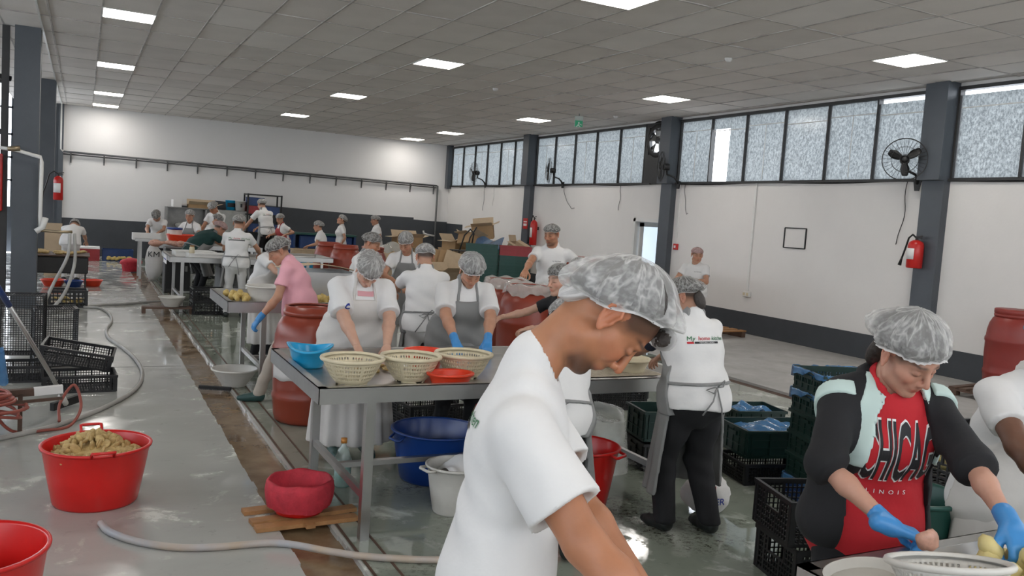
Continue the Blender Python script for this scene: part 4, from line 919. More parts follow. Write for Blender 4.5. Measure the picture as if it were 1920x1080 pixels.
    hemc = P+U(a1)*th*s
    def tee_ops(o=0, arms=True, neckcut=True, hemcut=True, foldit=True):
        q = torso(toff+o); q.append(cap(P-U(a1)*.10*s, P+U(a1)*.1*s, .128*s*G+o+toff*.5, .10*s*G+o+toff, .05, lat, 1.3))
        if arms:
            for sd in (1, -1):
                S_, e, wv = A[sd]; en = S_+(e-S_)*sleeve; ud = _n(e-S_)
                if long_sleeve: q.append(cap(S_, e, .066*ar+o, .056*ar+o, .05)); q.append(cap(e, wv, .056*ar+o, .040*ar+o, .03, cut=[(wv-_n(wv-e)*.02, _n(wv-e))]))
                else: q.append(cap(S_+ud*.01, en+ud*.03, .061*ar*(.5+.5*slr)+o, .068*ar*slr+o, .03, cut=[(en, ud)]))
        q.append(cap(Nb+lat*.08*s-U(a3)*.045*s, Nb+U(a3)*.0*s, .045*s+o, .05*s+o, .03)); q.append(cap(Nb-lat*.08*s-U(a3)*.045*s, Nb+U(a3)*.0*s, .045*s+o, .05*s+o, .03))
        if foldit: q.append(flt(fold))
        q.append(cap(Nb-U(a3)*.03*s-Fv(a3)*.008*s, Nb+U(nk)*.024*s, .070*s+o, .074*s+o, .03))
        if neckcut: q.append(sub(cap(Nb+U(nk)*.016*s+Fv(a3)*.024*s, Nb+U(nk)*.2*s, (.056 if fem else .062)*s-o, .085*s-o), .004))
        if hemcut: q.append(flt(lambda p, d: np.maximum(d, -((p-hemc)@U(a1*.6))+.010*np.sin(14*p[:, 0]+sdv))))
        if not long_sleeve and res < .0075:
            for sd in (1, -1):
                S_, e, wv = A[sd]; ud = _n(e-S_); en = S_+(e-S_)*sleeve
                q.append(sub(cap(en-ud*.022, en+ud*.03, .050*ar, .062*ar*slr), .002))
        return q
    tb_lo, tb_hi = bounds([P-T([0, 0, .18*s]), Wp, Cc, Sh, Nb]+[A[sd][0] for sd in A]+[A[sd][1] if not long_sleeve else A[sd][2] for sd in A]+([A[sd][1] for sd in A]), .19*s*max(1, G*.95)+.02)
    shirt = None
    if tee: shirt = mkmesh('long_sleeved_top' if long_sleeve else 't_shirt', [surfnet(tee_ops(), tb_lo, tb_hi, r_)], tee, root)
    if undershirt:
        for sd in (1, -1):
            S_, e, wv = A[sd]; ud = _n(e-S_); en = S_+(e-S_)*(sleeve+.26); mkmesh('undersleeve', [surfnet([cap(S_+(e-S_)*.5, en+ud*.02, .058*ar, .056*ar, 0, cut=[(en, ud)])], *bounds([S_, e], .08), r_)], undershirt, root)
    # trousers
    if pants:
        q = [cap(P-lat*.065*s+T([0, 0, .02*s]), P+lat*.065*s+T([0, 0, .02*s]), .122*s*G, None, .05, lat, 1.12), cap(P-T([0, .02, .05*s]), P-T([0, .02, .09*s]), .085*s*G, None, .05)]+[ell(P-Fw0*.055*s+sd*lat*.065*s-T([0, 0, .03*s]), (.092*s*G, .092*s*G, .10*s), None, .05) for sd in (1, -1)]
        for (hx, ky, an) in leg: q += [cap(hx, ky, .097*s*(.5+.5*G)*(.6+.4*pwd), .070*s*pwd, .03), cap(ky, an, .068*s*pwd, .058*s*pwd, .03)]
        q += [flt(lambda p, d: fold(p, d, .005)), flt(lambda p, d: np.maximum(d, .055-p[:, 2]))]
        lo, hi = bounds([P+T([0, 0, .05])]+[x for l in leg for x in l], .16*s*G); mkmesh('trousers', [surfnet(q, lo, hi, max(r_*1.3, .011))], pants, root)
    for sd in (1, -1):
        an, fp = FT[sd]; q = [cap(T([fp[0], fp[1]-.055*s, .040]), T([fp[0]+sd*.012, fp[1]+.10*s, .032]), .041*s, .038*s, .02), cap(an-T([0, .015, .01]), T([fp[0], fp[1]+.02, .05]), .042*s, .036*s, .03), cap(T([fp[0]+sd*.01, fp[1]+.08*s, .030]), T([fp[0]+sd*.015, fp[1]+.155*s, .026]), .036*s, .028*s, .02),
            flt(lambda p, d: np.maximum(np.maximum(d, .002-p[:, 2]), p[:, 2]-.115*s))]
        mkmesh('shoe', [surfnet(q, *bounds([an+T([0, 0, .06]), T([fp[0], fp[1]-.1, 0]), T([fp[0]+sd*.015, fp[1]+.19, 0])], .05), max(.008, r_*.8))], shoes, root)
    # apron
    if apron:
        bw = .135*s*(.6+.4*G)
        def bibf(p, d):
            q = p-Cc; x = q@lat; f_ = (p-(Cc+P)/2)@Fw0; h = q@U(a2); hw = np.interp(h, [-.40*s, -.20*s, -.05*s, .09*s], [.30*s, .215*s*G, .15*s*(.5+.5*G), .105*s])
            r = np.maximum(d, np.abs(x)-hw); r = np.maximum(r, h-.085*s); r = np.maximum(r, -((p-P)@U(a1*.5))-.10*s); return np.maximum(r, -((p-Cc)@Fv(a2)+.01) if True else r)
        q = tee_ops(.011, arms=False, neckcut=False, hemcut=False); q.append(flt(bibf)); bibops = q
        an0 = T([(feet[0][0]+feet[1][0])/2, (feet[0][1]+feet[1][1])/2, hem]); r1 = .135*s*G+.02; r2 = (.165*s*G+.035)*flare
        def skirt(p):
            t = np.clip((P[2]+.10*s-p[:, 2])/(P[2]+.10*s-hem), 0, 1); c = P[None, :2]*(1-t[:, None])+an0[None, :2]*t[:, None]; q = p[:, :2]-c; x = q@lat[:2]; y = q@Fw0[:2]
            ang = np.arctan2(x, y); rr = (r1+(r2-r1)*t)*(1+.045*np.sin(9*ang+sdv)*t+.03*np.sin(17*ang)*t); d0 = np.hypot(x/1.22, y)-rr
            th_ = max(.008, res*1.1); d = np.abs(d0+th_)-th_; d = np.maximum(d, -y-.03*s); d = np.maximum(d, hem-p[:, 2]); return np.maximum(d, p[:, 2]-(P[2]+.12*s))
        sk_ops = [('u', skirt, 0)]
        lo, hi = bounds([P, Wp, Cc, Cc+U(a2)*.1], .24*s*G); parts = []
        if bib: parts.append(surfnet(bibops, lo, hi, r_))
        parts.append(surfnet(sk_ops, T([min(P[0], an0[0])-.36*s*G, min(P[1], an0[1])-.3*s*G, hem-.03]), T([max(P[0], an0[0])+.36*s*G, max(P[1], an0[1])+.36*s*G, P[2]+.15*s]), r_))
        ap = mkmesh('apron', parts, apron, root)
        if bib:
            def strapf(p, d):
                x = np.abs((p-Cc)@lat); h = (p-Cc)@U(a2); xs = np.interp(h, [.05*s, .20*s], [.090*s, .068*s]); r = np.maximum(d, np.abs(x-xs)-.011*s); return np.maximum(np.maximum(r, .06*s-h), -((p-Sh)@Fv(a3))-.045*s)
            mkmesh('apron_strap', [surfnet(tee_ops(.009 if r_ < .01 else .012, arms=False, neckcut=True)+[flt(strapf)], *bounds([Cc, Sh, Nb], .2*s), min(r_, .009))], apron, ap)
        if waist_tie:
            def tief(p, d): h = (p-Wp)@U(a1)+.03*s; return np.maximum(np.maximum(d, np.abs(h)-.011*s), ((p-P)@Fw0)-.03)
            mkmesh('apron_tie', [surfnet(tee_ops(.008 if r_ < .01 else .012, arms=False)+[flt(tief)], *bounds([P, Wp], .24*s*G), min(r_, .009))], apron, ap)
            kb = Wp-Fw0*(.125*s*G+.035)-U(a1)*.03*s; b = MB()
            for dx, dz, dy in ((-.10, -.02, .01), (.09, .03, .01)): b.tube(catm([kb, kb+T([dx*.5, -.02, dz+.03])*.75, kb+T([dx, dy, dz])*.75, kb+T([dx*.5, -.015, dz-.02])*.75, kb]) if 0 else [kb, kb+T([dx*.35, -.02, dz*.7+.02]), kb+T([dx*.7, dy, dz*.7]), kb+T([dx*.35, -.015, dz*.7-.015]), kb], .0042, 5)
            b.tube([kb, kb+T([.03, -.02, -.12]), kb+T([.055, -.01, -.30*s])], .0048, 5); b.tube([kb, kb+T([-.05, -.03, -.07]), kb+T([-.10, -.01, -.15])], .0048, 5)
            b.build('apron_bow', apron, ap)
    # gloves
    for sd in (gloves or ()):
        w0, fd2, nrm = hand[sd]; S_, e, wv = A[sd]; fd = _n(wv-e)
        q = hand_ops(w0, fd2, nrm, sd, s*(.92 if fem else 1), curl, .0028)+[cap(wv-fd*.05, wv+fd*.01, .032*s*arm_r, .030*s, .012, cut=[(wv-fd*.055, -fd)])]
        c = w0+fd2*.06; mkmesh('glove', [surfnet(q, c-.17, c+.17, max(.0045, min(res*.55, .008)))], 'glove', root, None)
    # hair and net
    if hair:
        sz = (netsz[0]*.93, netsz[1]*.94, netsz[2]*.93, .6); net_mesh(Hc, Rh, hs, tilt, sz, .2, seed, root, hair, 'hair', scale=1, nu=28, nv=10, back=nb*.6)
        if hairback or bun:
            q = [ell(hp(0, -.085-bun*.02, -.02-.03*hairback), T([.045+.012*hairback, .032+.02*bun, .045+.02*hairback])*hs, Rh, .02)]; mkmesh('hair_bun', [surfnet(q, Hc-.2, Hc+.2, .008)], hair, root)
    if net: net_mesh(Hc, Rh, hs, tilt, netsz, 1, seed, root, net, back=nb, knot=knot, nu=72 if res < .009 else 44, nv=24 if res < .009 else 14)
    root['_s'] = 0; del root['_s']
    return dict(root=root, P=P, Wp=Wp, Cc=Cc, Sh=Sh, Nb=Nb, Hc=Hc, Rh=Rh, hs=hs, s=s, A=A, U=U, Fv=Fv, lat=lat, Fw0=Fw0, a=(a1, a2, a3), shirt=shirt, hand=hand, torso=torso, tee_ops=tee_ops, G=G, leg=leg, hp=hp)

_bvh = {}
def bvh_of(o):
    if o.name not in _bvh:
        me = o.data; _bvh[o.name] = BVHTree.FromPolygons([v.co.copy() for v in me.vertices], [tuple(p.vertices) for p in me.polygons])
    return _bvh[o.name]
def print_text(P, segs, o, right, upv, ray, size, name='print', off=.003, shear=0, step=.012, bold=0, sxy=(1, 1)):
    """flat lettering laid onto the shirt's surface; segs = [(text, material)], o start point (local)"""
    right, upv, ray = _n(right), _n(upv), _n(ray); x = 0; bv = bvh_of(P['shirt'])
    for text, m in segs:
        if text == '#bar': continue
        me, wd = text_mesh(text, size, shear, bold)
        lay(P, me, m, o+right*x*sxy[0], right, upv, ray, bv, name, off, step, sxy); x += wd+size*.28
    return x
def lay(P, me, m, o, right, upv, ray, bv, name, off, step, sxy=(1, 1)):
    bm = bmesh.new(); bm.from_mesh(me); bmesh.ops.triangulate(bm, faces=bm.faces)
    for _ in range(3):
        es = [e for e in bm.edges if e.calc_length() > step]
        if not es: break
        bmesh.ops.subdivide_edges(bm, edges=es, cuts=1); bmesh.ops.triangulate(bm, faces=bm.faces)
    for v in bm.verts:
        p = Vector(o+right*v.co.x*sxy[0]+upv*v.co.y*sxy[1]); h = bv.ray_cast(p-Vector(ray)*.5, Vector(ray), 1.2)
        v.co = (h[0]-Vector(ray)*off) if h[0] is not None else p
    m2 = bpy.data.meshes.new(name); bm.to_mesh(m2); bm.free(); ob = bpy.data.objects.new(name, m2); m2.materials.append(MAT[m]); COL.objects.link(ob); ob.parent = P['shirt']; return ob
def lay_rect(P, x0, x1, y0, y1, m, o, right, upv, ray, name='print', off=.003):
    me = bpy.data.meshes.new('r'); me.from_pydata([(x0, y0, 0), (x1, y0, 0), (x1, y1, 0), (x0, y1, 0)], [], [(0, 1, 2, 3)]); right, upv, ray = _n(right), _n(upv), _n(ray)
    return lay(P, me, m, o, right, upv, ray, bvh_of(P['shirt']), name, off, .012)
def back_logo(P, w=.24, dz=.05, dx=0, full=True):
    a = P['a'][1]; fwv = P['Fv'](a); upv = P['U'](a); rgt = P['lat']
    # seen from behind the wearer's right is on the right
    o = P['Cc']+upv*dz*P['s']-rgt*(w/2-dx)
    k = w/.24; sz = .042*k
    print_text(P, [('My', 'ink_green'), ('home', 'ink_red'), ('kitchen', 'ink_green')], o, rgt, upv, fwv, sz, 'lettering', shear=.3, bold=.0002*k, sxy=(.98, 1))
    lay_rect(P, .045*k, .235*k, -.022*k, -.008*k, 'ink', o, rgt, upv, fwv, 'logo_bar'); lay_rect(P, 0, .04*k, -.022*k, -.008*k, 'ink_red', o, rgt, upv, fwv, 'logo_bar')
    if full: print_text(P, [('NATURAL CHOICE', 'ink_white')], o+rgt*.075*k-upv*.020*k, rgt, upv, fwv, .0125*k, 'lettering', off=.0045, step=.03, sxy=(1.15, 1))
# ============================================================ THE FOREGROUND TABLE AND ITS GOODS
T0 = steel_table('stainless steel sorting table in the bottom right corner, heaped with peeled potatoes', 1.72, 2.72, .55, 1.58, .87, .2, .11)
def pot(i, q): a = i/46; return (2.09+q.uniform(0, .42), 1.43-q.uniform(0, .42)+0*a, .868+q.uniform(0, .03)+(.045 if i > 24 else 0))
heap(46, pot, 'potato', 'peeled yellow potato heaped on the corner steel table', 'potato', 'potato_pale', 'peeled potatoes on the corner table', .042, 3, (1.15, .85, .8))
colander('white oval slotted colander tilted on the corner steel table beside the potatoes', (1.895, 1.25, .868), 'white_bucket', .142, .115, rz=.3, tilt=(R(-12), R(8), .3))
t = thing('tray', 'shallow white plastic tray lying on the corner table below the colander', 'tray', (1.80, 1.43, .872), R(8)); MB().lathe([(0, 0), (.13, 0), (.15, .03), (.155, .03), (.135, -.004+.004), (.13, .006), (0, .006)], 30, (0, 0, 0), .9, .5).build('tray_body', 'white_bucket', t)
# ============================================================ TABLE OF THE COLANDERS
TB = steel_table('long stainless steel table carrying cream colanders, in the middle of the picture', 1.08, 3.55, 4.15, 5.38, .825, .27, .085, legs=[-.955, .97], lw=.05)
for x, y, s_ in ((1.335, 4.45, 'left one of three'), (1.685, 4.48, 'middle one of three'), (2.04, 4.54, 'right one of three')): colander('cream slotted colander on the steel table, '+s_, (x, y, .782), 'cream', .172, .150, rz=x)
def bl(): 
    t = tub('basin', 'bright blue plastic basin with a wavy rim on the steel table corner', 'basin', (1.225, 4.98, .782), 'cyan', .130, .125, sx=.95, sy=1.1, taper=.68); o = t.children[0]
    for v in o.data.vertices:
        if v.co.z > .1: a = math.atan2(v.co.y, v.co.x); v.co.z += .014*math.cos(2*a+.6); v.co.x *= 1+.05*math.cos(3*a); v.co.y *= 1+.05*math.cos(3*a)
bl()
tub('basin', 'small orange red plastic basin on the steel table between the cream colanders', 'basin', (1.87, 4.33, .782), 'red_orange', .112, .075, taper=.86, sx=1.12, sy=.9)
tub('basin', 'larger orange red basin behind the cream colanders on the steel table', 'basin', (1.90, 4.82, .782), 'red_orange', .12, .12, taper=.8)
q = np.random.default_rng(5)
b = MB()
for i in range(60): b.blob((q.uniform(-.14, .14), q.uniform(-.05, .14), q.uniform(.0, .015)), (.016, .011, .007), i, 4, 6)
o = b.build('peelings', 'peel'); tag(o, 'scattered pale vegetable scraps on the steel table between the colanders', 'scraps', loc=(1.60, 4.78, .784)); o['kind'] = 'stuff'
b = MB(); b.sheet(lambda u, v: ((u-.5)*.62, (v-.5)*.50, .012+.035*math.sin(PI*u)*math.sin(PI*v)*(1+.4*math.sin(14*u)*math.sin(11*v+2*u))), 36, 26); o = b.build('grated_pulp', 'pulp'); tag(o, 'heap of beige grated pulp on the steel table under the woman with logo shirt', 'food', loc=(3.10, 4.62, .782)); o['kind'] = 'stuff'
tub('basin', 'low cream basin of pulp on the steel table by the logo shirt woman', 'basin', (3.20, 4.52, .80), 'cream', .15, .09, taper=.8)
tub('basin', 'wide cream basin beside the grated pulp on the steel table', 'basin', (2.93, 4.95, .782), 'cream', .17, .10, taper=.8)
t = thing('spoon', 'steel spoon lying in the front left corner of the steel table', 'spoon', (1.16, 4.28, .788), .6); MB().blob((0, 0, .008), (.032, .020, .007), 1, 5, 10, 0).build('bowl', 'steel', t); MB().bar((.03, 0, .010), (.13, 0, .012), .008, .003).build('handle', 'steel', t)
# under and beside that table
tub('tub', 'big dark blue plastic tub with side handles under the steel table', 'tub', (2.12, 5.08, 0), 'blue', .29, .335, taper=.80, handles=2, rz=R(15), drop=.03)
t = tub('bucket', 'white bucket under the table edge, half hidden behind the man in front', 'bucket', (1.99, 4.45, 0), 'white_bucket', .165, .285, taper=.75, handles=2, rz=R(10)); b = MB(); b.sheet(lambda u, v: (.03+(u-.5)*.20, (v-.5)*.2, .27+.07*math.sin(PI*u)*math.sin(PI*v)+.02*math.sin(9*u+5*v)), 12, 12); o = b.build('white_rag', 'cloth_white'); tag(o, 'crumpled white rag hanging out of the white bucket', 'rag', loc=(1.99, 4.45, -.02))
tub('bucket', 'tall red plastic bucket with handles on the wet floor under the steel table', 'bucket', (2.71, 4.22, 0), 'red', .225, .42, taper=.72, handles=2, rz=R(-62), drop=.01)
t = thing('soft_drink_bottle', 'clear bottle of teal liquid with orange cap standing beside the front table leg', 'bottle', (1.49, 5.06, 0)); MB().lathe([(0, 0), (.050, 0), (.054, .02), (.054, .17), (.036, .23), (.016, .26), (.016, .28)], 18).build('bottle_body', 'bottle', t); MB().lathe([(0, .004), (.051, .004), (.052, .12), (0, .12)], 18).build('liquid', 'teal_liquid', t); MB().lathe([(0, .275), (.020, .275), (.020, .305), (0, .305)], 12).build('cap', 'orange_cap', t)
barrel('brown red plastic barrel without lid at the near left, behind the blue basin', (1.67, 6.76, 0), R(200), 'barrel', lid=False, tagm=None)
t = tag(MB().sheet(lambda u, v: (.296*math.cos(R(186)+u*.85), .296*math.sin(R(186)+u*.85), .36+v*.17+.008*math.sin(9*u)), 8, 4).build('paper_label', 'cloth_white2', solid=.002), 'torn whitish paper stuck to the side of the near barrel', 'label', loc=(1.67, 6.76, 0))
# red net tub on boards over the trench
t = thing('wooden_boards', 'three short orange wooden boards laid across the drain trench', 'boards', (1.12, 4.62, 0), R(4))
for i, (y, w_, x_) in enumerate(((-.16, .56, .0), (-.04, .60, .02), (.12, .48, -.04))): MB().box((x_, y, .013), (w_, .075, .022), rotm(0, 0, (-.03, .05, .0)[i])).build('board', 'wood', t)
MB().box((.0, -.05, .0135), (.05, .36, .02)).build('cross_batten', 'wood', t)
t = tub('tub', 'small red tub lined with a pinkish red mesh sack on the trench boards', 'tub', (1.12, 4.62, .028), 'red', .165, .17, taper=.82)
b = MB(); n = 60
def nt(u, v):
    a = 2*PI*u; pr_ = [(.10, .05), (.135, .10), (.158, .165), (.170, .188), (.184, .175), (.190, .13), (.184, .08), (.172, .035)]; k = v*7; i = min(6, int(k)); f_ = k-i; r_ = pr_[i][0]*(1-f_)+pr_[i+1][0]*f_; z = pr_[i][1]*(1-f_)+pr_[i+1][1]*f_
    w = 1+(.025*math.sin(23*a)+.012*math.sin(9*a+2))*max(0, v-.45)*1.6; return (r_*w*math.cos(a), r_*w*math.sin(a), z+.004*math.sin(6*a)*(v > .4)-.03*max(0, v-.8)*math.sin(3*a))
b.sheet(nt, n, 14); b.build('mesh_sack', 'pink_red', t)
t = thing('bowl', 'white plastic bowl with a few red scraps standing at the drain trench edge', 'bowl', (1.31, 8.15, .0)); t = tub('x', '', '', (0, 0, 0), 'white_bucket', .20, .17, taper=.55, thing_=t, lip=.014)
b = MB()
for i in range(9): b.blob((q.uniform(-.07, .07), q.uniform(-.05, .05), .035+q.uniform(0, .012)), (.022, .015, .010), i+30, 4, 6)
o = b.build('scraps', 'pink_flesh'); tag(o, 'few reddish food scraps in the bottom of the white trench bowl', 'scraps', loc=(1.31, 8.15, 0)); o['kind'] = 'stuff'
t = thing('brush', 'dark brush with a long bristle head lying by the white trench bowl', 'brush', (1.12, 8.02, -.005), R(-28)); MB().box((0, 0, .02), (.30, .035, .03)).build('brush_back', 'black', t, bevel=.005); b = MB()
for i in range(18): b.box((-.135+i*.016, 0, .004), (.010, .03, .014))
b.build('bristles', 'iron_grey', t)
# red tubs
tt = tub('tub', 'large round red plastic tub full of sliced peppers on the left walkway', 'tub', (.10, 5.17, 0), 'red', .275, .335, taper=.80, handles=2, rz=R(95), drop=-.035)
def pep(i, q):
    a = q.uniform(0, 6.28); r_ = .235*math.sqrt(q.uniform(0, 1)); x, y = r_*math.cos(a), r_*math.sin(a); h_ = .315+.075*max(0, 1-((x+.02)**2+(y-.03)**2)/.030)-.02*(r_/.235)**2
    return (.10+x, 5.17+y, h_-.025+q.uniform(-.01, .012))
heap(170, pep, 'pepper_piece', 'olive yellow piece of pepper heaped in the large red tub', 'pepper', 'peel', 'pepper pieces in the red tub', .036, 8, (1, .7, .28))
b = MB().lathe([(0, .365), (.10, .34), (.20, .305), (.252, .285)], 30, (.10, 5.17, -.025)); o = b.build('pepper_mass', 'peel'); tag(o, 'mass of sliced peppers filling the large red tub', 'pepper'); o['kind'] = 'stuff'
tub('tub', 'empty red plastic tub cut by the bottom left corner of the picture', 'tub', (-.37, 3.62, 0), 'red', .28, .38, taper=.82, handles=0)
# hoses
def catmull(P, n=10):
    P = [np.array(p, float) for p in P]; P = [2*P[0]-P[1]]+P+[2*P[-1]-P[-2]]; o = []
    for i in range(1, len(P)-2):
        for k in range(n):
            t = k/n; o.append(.5*((2*P[i])+(-P[i-1]+P[i+1])*t+(2*P[i-1]-5*P[i]+4*P[i+1]-P[i+2])*t*t+(-P[i-1]+3*P[i]-3*P[i+1]+P[i+2])*t**3))
    return o+[P[-2]]
def hose(label, pts, r, m, nm='hose'): return tag(MB().tube(catmull(pts), r, 8).build(nm, m), label, 'hose')
hose('grey garden hose snaking over the left walkway to the back', [(-.9, 6.35, .02), (-.45, 6.6, .016), (-.10, 6.92, .016), (.22, 7.45, .016), (.46, 8.1, .016), (.55, 8.85, .016), (.52, 9.6, .016), (.43, 10.3, .016), (.31, 11.0, .016), (.30, 11.7, .016), (.38, 12.5, .016), (.36, 13.3, .016), (.24, 13.9, .016), (.05, 14.0, .016), (.25, 14.25, .016), (.62, 14.45, .016), (.95, 14.75, .016), (1.25, 14.9, .02)], .019, 'hose')
hose('tan to blue hose lying across the walkway and trench in front', [(.12, 4.74, .02), (.16, 4.60, .018), (.28, 4.43, .018), (.45, 4.30, .018), (.62, 4.25, .018), (.92, 4.21, .018), (1.14, 4.03, .018), (1.32, 3.90, .018), (1.64, 3.76, .018), (2.0, 3.7, .018)], .019, 'hose_tan')
# squeegee and iron trolley with red hose coil, bottle
t = thing('squeegee', 'squeegee with a long steel handle and blue grip leaning at the left', 'squeegee', (-.09, 7.42, 0)); MB().bar((-.09, -.10, .05), (.09, .14, .06), .035, .06).build('rubber_blade', 'black', t)
MB().tube([(0, .02, .07), (-.10, -.35, .36), (-.33, -1.0, .95)], .016, 8).build('pole', 'steel', t); MB().tube([(-.33, -1.0, .95), (-.45, -1.32, 1.24)], .020, 8).build('grip', 'blue', t); MB().tube([(0, 0, .05), (-.03, -.06, .13)], .026, 8).build('socket', 'white_plastic', t)
t = thing('hose_trolley', 'rusty iron trolley frame carrying a coil of red hose at the left edge', 'trolley', (-.40, 6.62, 0))
MB().bar((-.55, .02, .28), (.12, .12, .30), .05).build('beam', 'rust', t); MB().bar((.12, .12, .30), (.30, .14, .31), .055).build('clamp', 'white_plastic', t); MB().bar((-.5, -.12, .24), (.30, .06, .26), .02).build('rail', 'rust', t)
for x, y in ((.04, .08), (-.5, 0), (-.45, -.3)): MB().bar((x, y, 0), (x, y, .29), .028).build('leg', 'rust', t)
pts = []
for i in range(150): a = i*.33; r_ = .17+.04*math.sin(i*.21); pts.append((-.62+r_*1.5*math.cos(a)+.5*0, 6.55+r_*1.1*math.sin(a), .16+.17*abs(math.sin(i*.071))+.05*math.sin(a*.5)))
tag(MB().tube(pts, .011, 6).build('hose_coil', 'hose_red'), 'tangled coil of thin red hose on the iron trolley', 'hose')
hose('loose end of the red hose looping beneath the iron trolley', [(-.5, 6.5, .2), (-.4, 6.7, .03), (-.2, 6.75, .015), (-.05, 6.85, .015), (.02, 7.0, .12), (-.03, 7.08, .27), (-.12, 7.0, .15), (-.12, 6.85, .05)], .011, 'hose_red')
t = thing('water_bottle', 'crumpled clear plastic bottle in blue film at the left edge', 'bottle', (-.62, 7.75, .0), 0); MB().lathe([(0, 0), (.05, 0), (.055, .03), (.048, .1), (.055, .2), (.02, .27), (.02, .29)], 14).build('bottle_body', 'bottle', t); MB().sheet(lambda u, v: (.12*math.cos(6.28*u)*(1-.3*v), .12*math.sin(6.28*u)*(1-.3*v), .17+v*.26+.02*math.sin(19*u)), 24, 6).build('film_wrap', 'film', t)
# black crates by the left column
crate('black lattice crate standing upright on end by the left column', (-.50, 9.05, .44), kind='black', rot=(0, R(90), R(86)))
crate('black lattice crate lying flat under the upright one', (-.52, 8.72, .0), 0, 'shallow', group=None)
crate('black lattice crate second upright one, right of the first', (-.20, 9.25, .29), kind='black', rot=(0, R(88), R(100)))
crate('black shallow lattice crate lowest on the walkway, left of the hose', (.005, 8.22, 0), R(3), 'shallow')
crate('black shallow lattice crate tilted on top of the lowest one', (-.02, 8.42, .20), kind='shallow', rot=(R(3), R(10), R(-5)))
crate('black lattice crate holding yellow peppers beyond the left column foot', (-.17, 14.2, 0), R(2), 'far')
b = MB()
for i in range(26): b.blob((q.uniform(-.2, .2), q.uniform(-.14, .14), .05+q.uniform(0, .07)), (.035, .025, .022), i+50, 4, 6)
o = b.build('peppers', 'potato'); tag(o, 'yellow peppers lying in the black crate beyond the left column', 'pepper', loc=(-.17, 14.2, .01)); o['kind'] = 'stuff'
# ============================================================ MIDDLE DISTANCE: second table
T2 = steel_table('stainless steel trough table with potatoes and a white tub, beside the pink shirt woman', 1.17, 2.50, 7.80, 9.0, .84, .32, .10, legs=[-.34, .45], lw=.045)
heap(34, lambda i, q: (1.25+q.uniform(0, .16), 8.0+q.uniform(0, .75), .812+q.uniform(0, .03)), 'potato', 'peeled potato lying on the trough table beside the pink shirt woman', 'potato', 'potato', 'potatoes on the trough table', .033, 4)
heap(24, lambda i, q: (1.95+q.uniform(0, .4), 7.92+q.uniform(0, .2), .825+q.uniform(0, .05)), 'potato', 'peeled potato on the trough table in front of the steel container', 'potato', 'potato', 'potatoes by the steel container', .040, 14)
tub('tub', 'round white plastic tub on the trough table left of the pink shirt woman', 'tub', (1.60, 8.30, .795), 'white_bucket', .185, .15, taper=.86)
t = thing('steel_container', 'open steel container standing on the trough table behind the near barrel', 'container', (2.14, 8.55, .80)); b = MB()
for a in ((-.33, 0, .01, .56), (.33, 0, .01, .56)): b.box((a[0], 0, .14), (.012, .56, .28))
for y in (-.28, .28): b.box((0, y, .14), (.67, .012, .28))
b.box((0, 0, .006), (.66, .56, .01)); b.build('body', 'steel', t); b = MB()
for y in (-.285, .285): b.box((0, y, .28), (.69, .02, .018))
for x in (-.335, .335): b.box((x, 0, .28), (.02, .58, .018))
b.build('rim', 'steel', t)
o = MB().sheet(lambda u, v: ((u-.5)*.72, (v-.5)*.50, .02+.05*math.sin(PI*u)-.02*v), 10, 6).build('cardboard_sheet', 'card2', solid=.006); tag(o, 'flat sheet of tan cardboard lying over the steel container', 'cardboard', loc=(2.14, 8.62, 1.09))
# black basket and dark things under table two
crate('black lattice crate on the wet floor behind the colander table', (2.60, 6.35, .0), R(5), 'black')
# ============================================================ THIRD AND FOURTH TABLES, FAR GROUP
T3 = steel_table('steel table with white trays in the far left work group', 1.18, 2.75, 13.62, 15.1, .84, .2, .08, legs=[-.60, .6])
T4 = steel_table('steel table in the far work group left of the red barrels', 2.85, 3.98, 14.75, 15.9, .84, .2, .08)
for i, (x, y, s_) in enumerate(((1.62, 14.55, 'rear'), (1.78, 14.05, 'front'))):
    t = thing('tray', 'shallow white plastic tray on the far left steel table, %s one' % s_, 'tray', (x, y, .80), R(4)); b = MB(); b.bb(-.3, .3, -.2, .2, 0, .008)
    for s2 in (-1, 1): b.bb(-.3, .3, s2*.2-.006, s2*.2+.006, 0, .085); b.bb(s2*.3-.006, s2*.3+.006, -.2, .2, 0, .085)
    b.build('tray_body', 'white_plastic', t); b = MB()
    for s2 in (-1, 1): b.bb(-.32, .32, s2*.21-.012, s2*.21+.012, .08, .09); b.bb(s2*.31-.012, s2*.31+.012, -.21, .21, .08, .09)
    b.build('rim', 'white_plastic', t)
t = thing('paper_note', 'white printed sheet hanging from the corner of the far left steel table', 'paper', (1.17, 14.3, .76)); MB().box((0, 0, 0), (.006, .5, .13)).build('sheet', 'ink_white', t); MB().box((-.004, 0, 0), (.002, .4, .02)).build('print', 'ink_blue', t)
t = thing('glass_jar', 'small amber jar standing on the rim of the far left steel table', 'jar', (1.52, 13.9, .84)); MB().lathe([(0, 0), (.04, 0), (.04, .13), (.03, .15)], 12).build('jar_body', 'cream', t); MB().lathe([(0, .15), (.035, .15), (.035, .17), (0, .17)], 12).build('lid', 'wood', t)
for i, (x, z) in enumerate(((1.72, 0), (1.72, .26))): crate('black lattice crate on the floor before the far left table, %s one' % ('lower' if i == 0 else 'upper'), (x, 13.45, z*.77), R(2), 'far').scale = (.9, .9, .77)
t = thing('dark_bin', 'dark grey boxy bin standing under the far left steel table', 'bin', (2.25, 14.2, 0)); b = MB(); b.bb(-.3, .3, -.3, .3, 0, .74); b.build('body', 'iron_grey', t, bevel=.02); MB().bb(-.32, .32, -.32, .32, .68, .74).build('rim', 'iron', t)
t = thing('paddle', 'metal ladle rack hanging on the side of the dark grey bin', 'rack', (2.62, 13.9, 0)); MB().bar((0, 0, .1), (0, 0, .70), .03).build('post', 'iron', t)
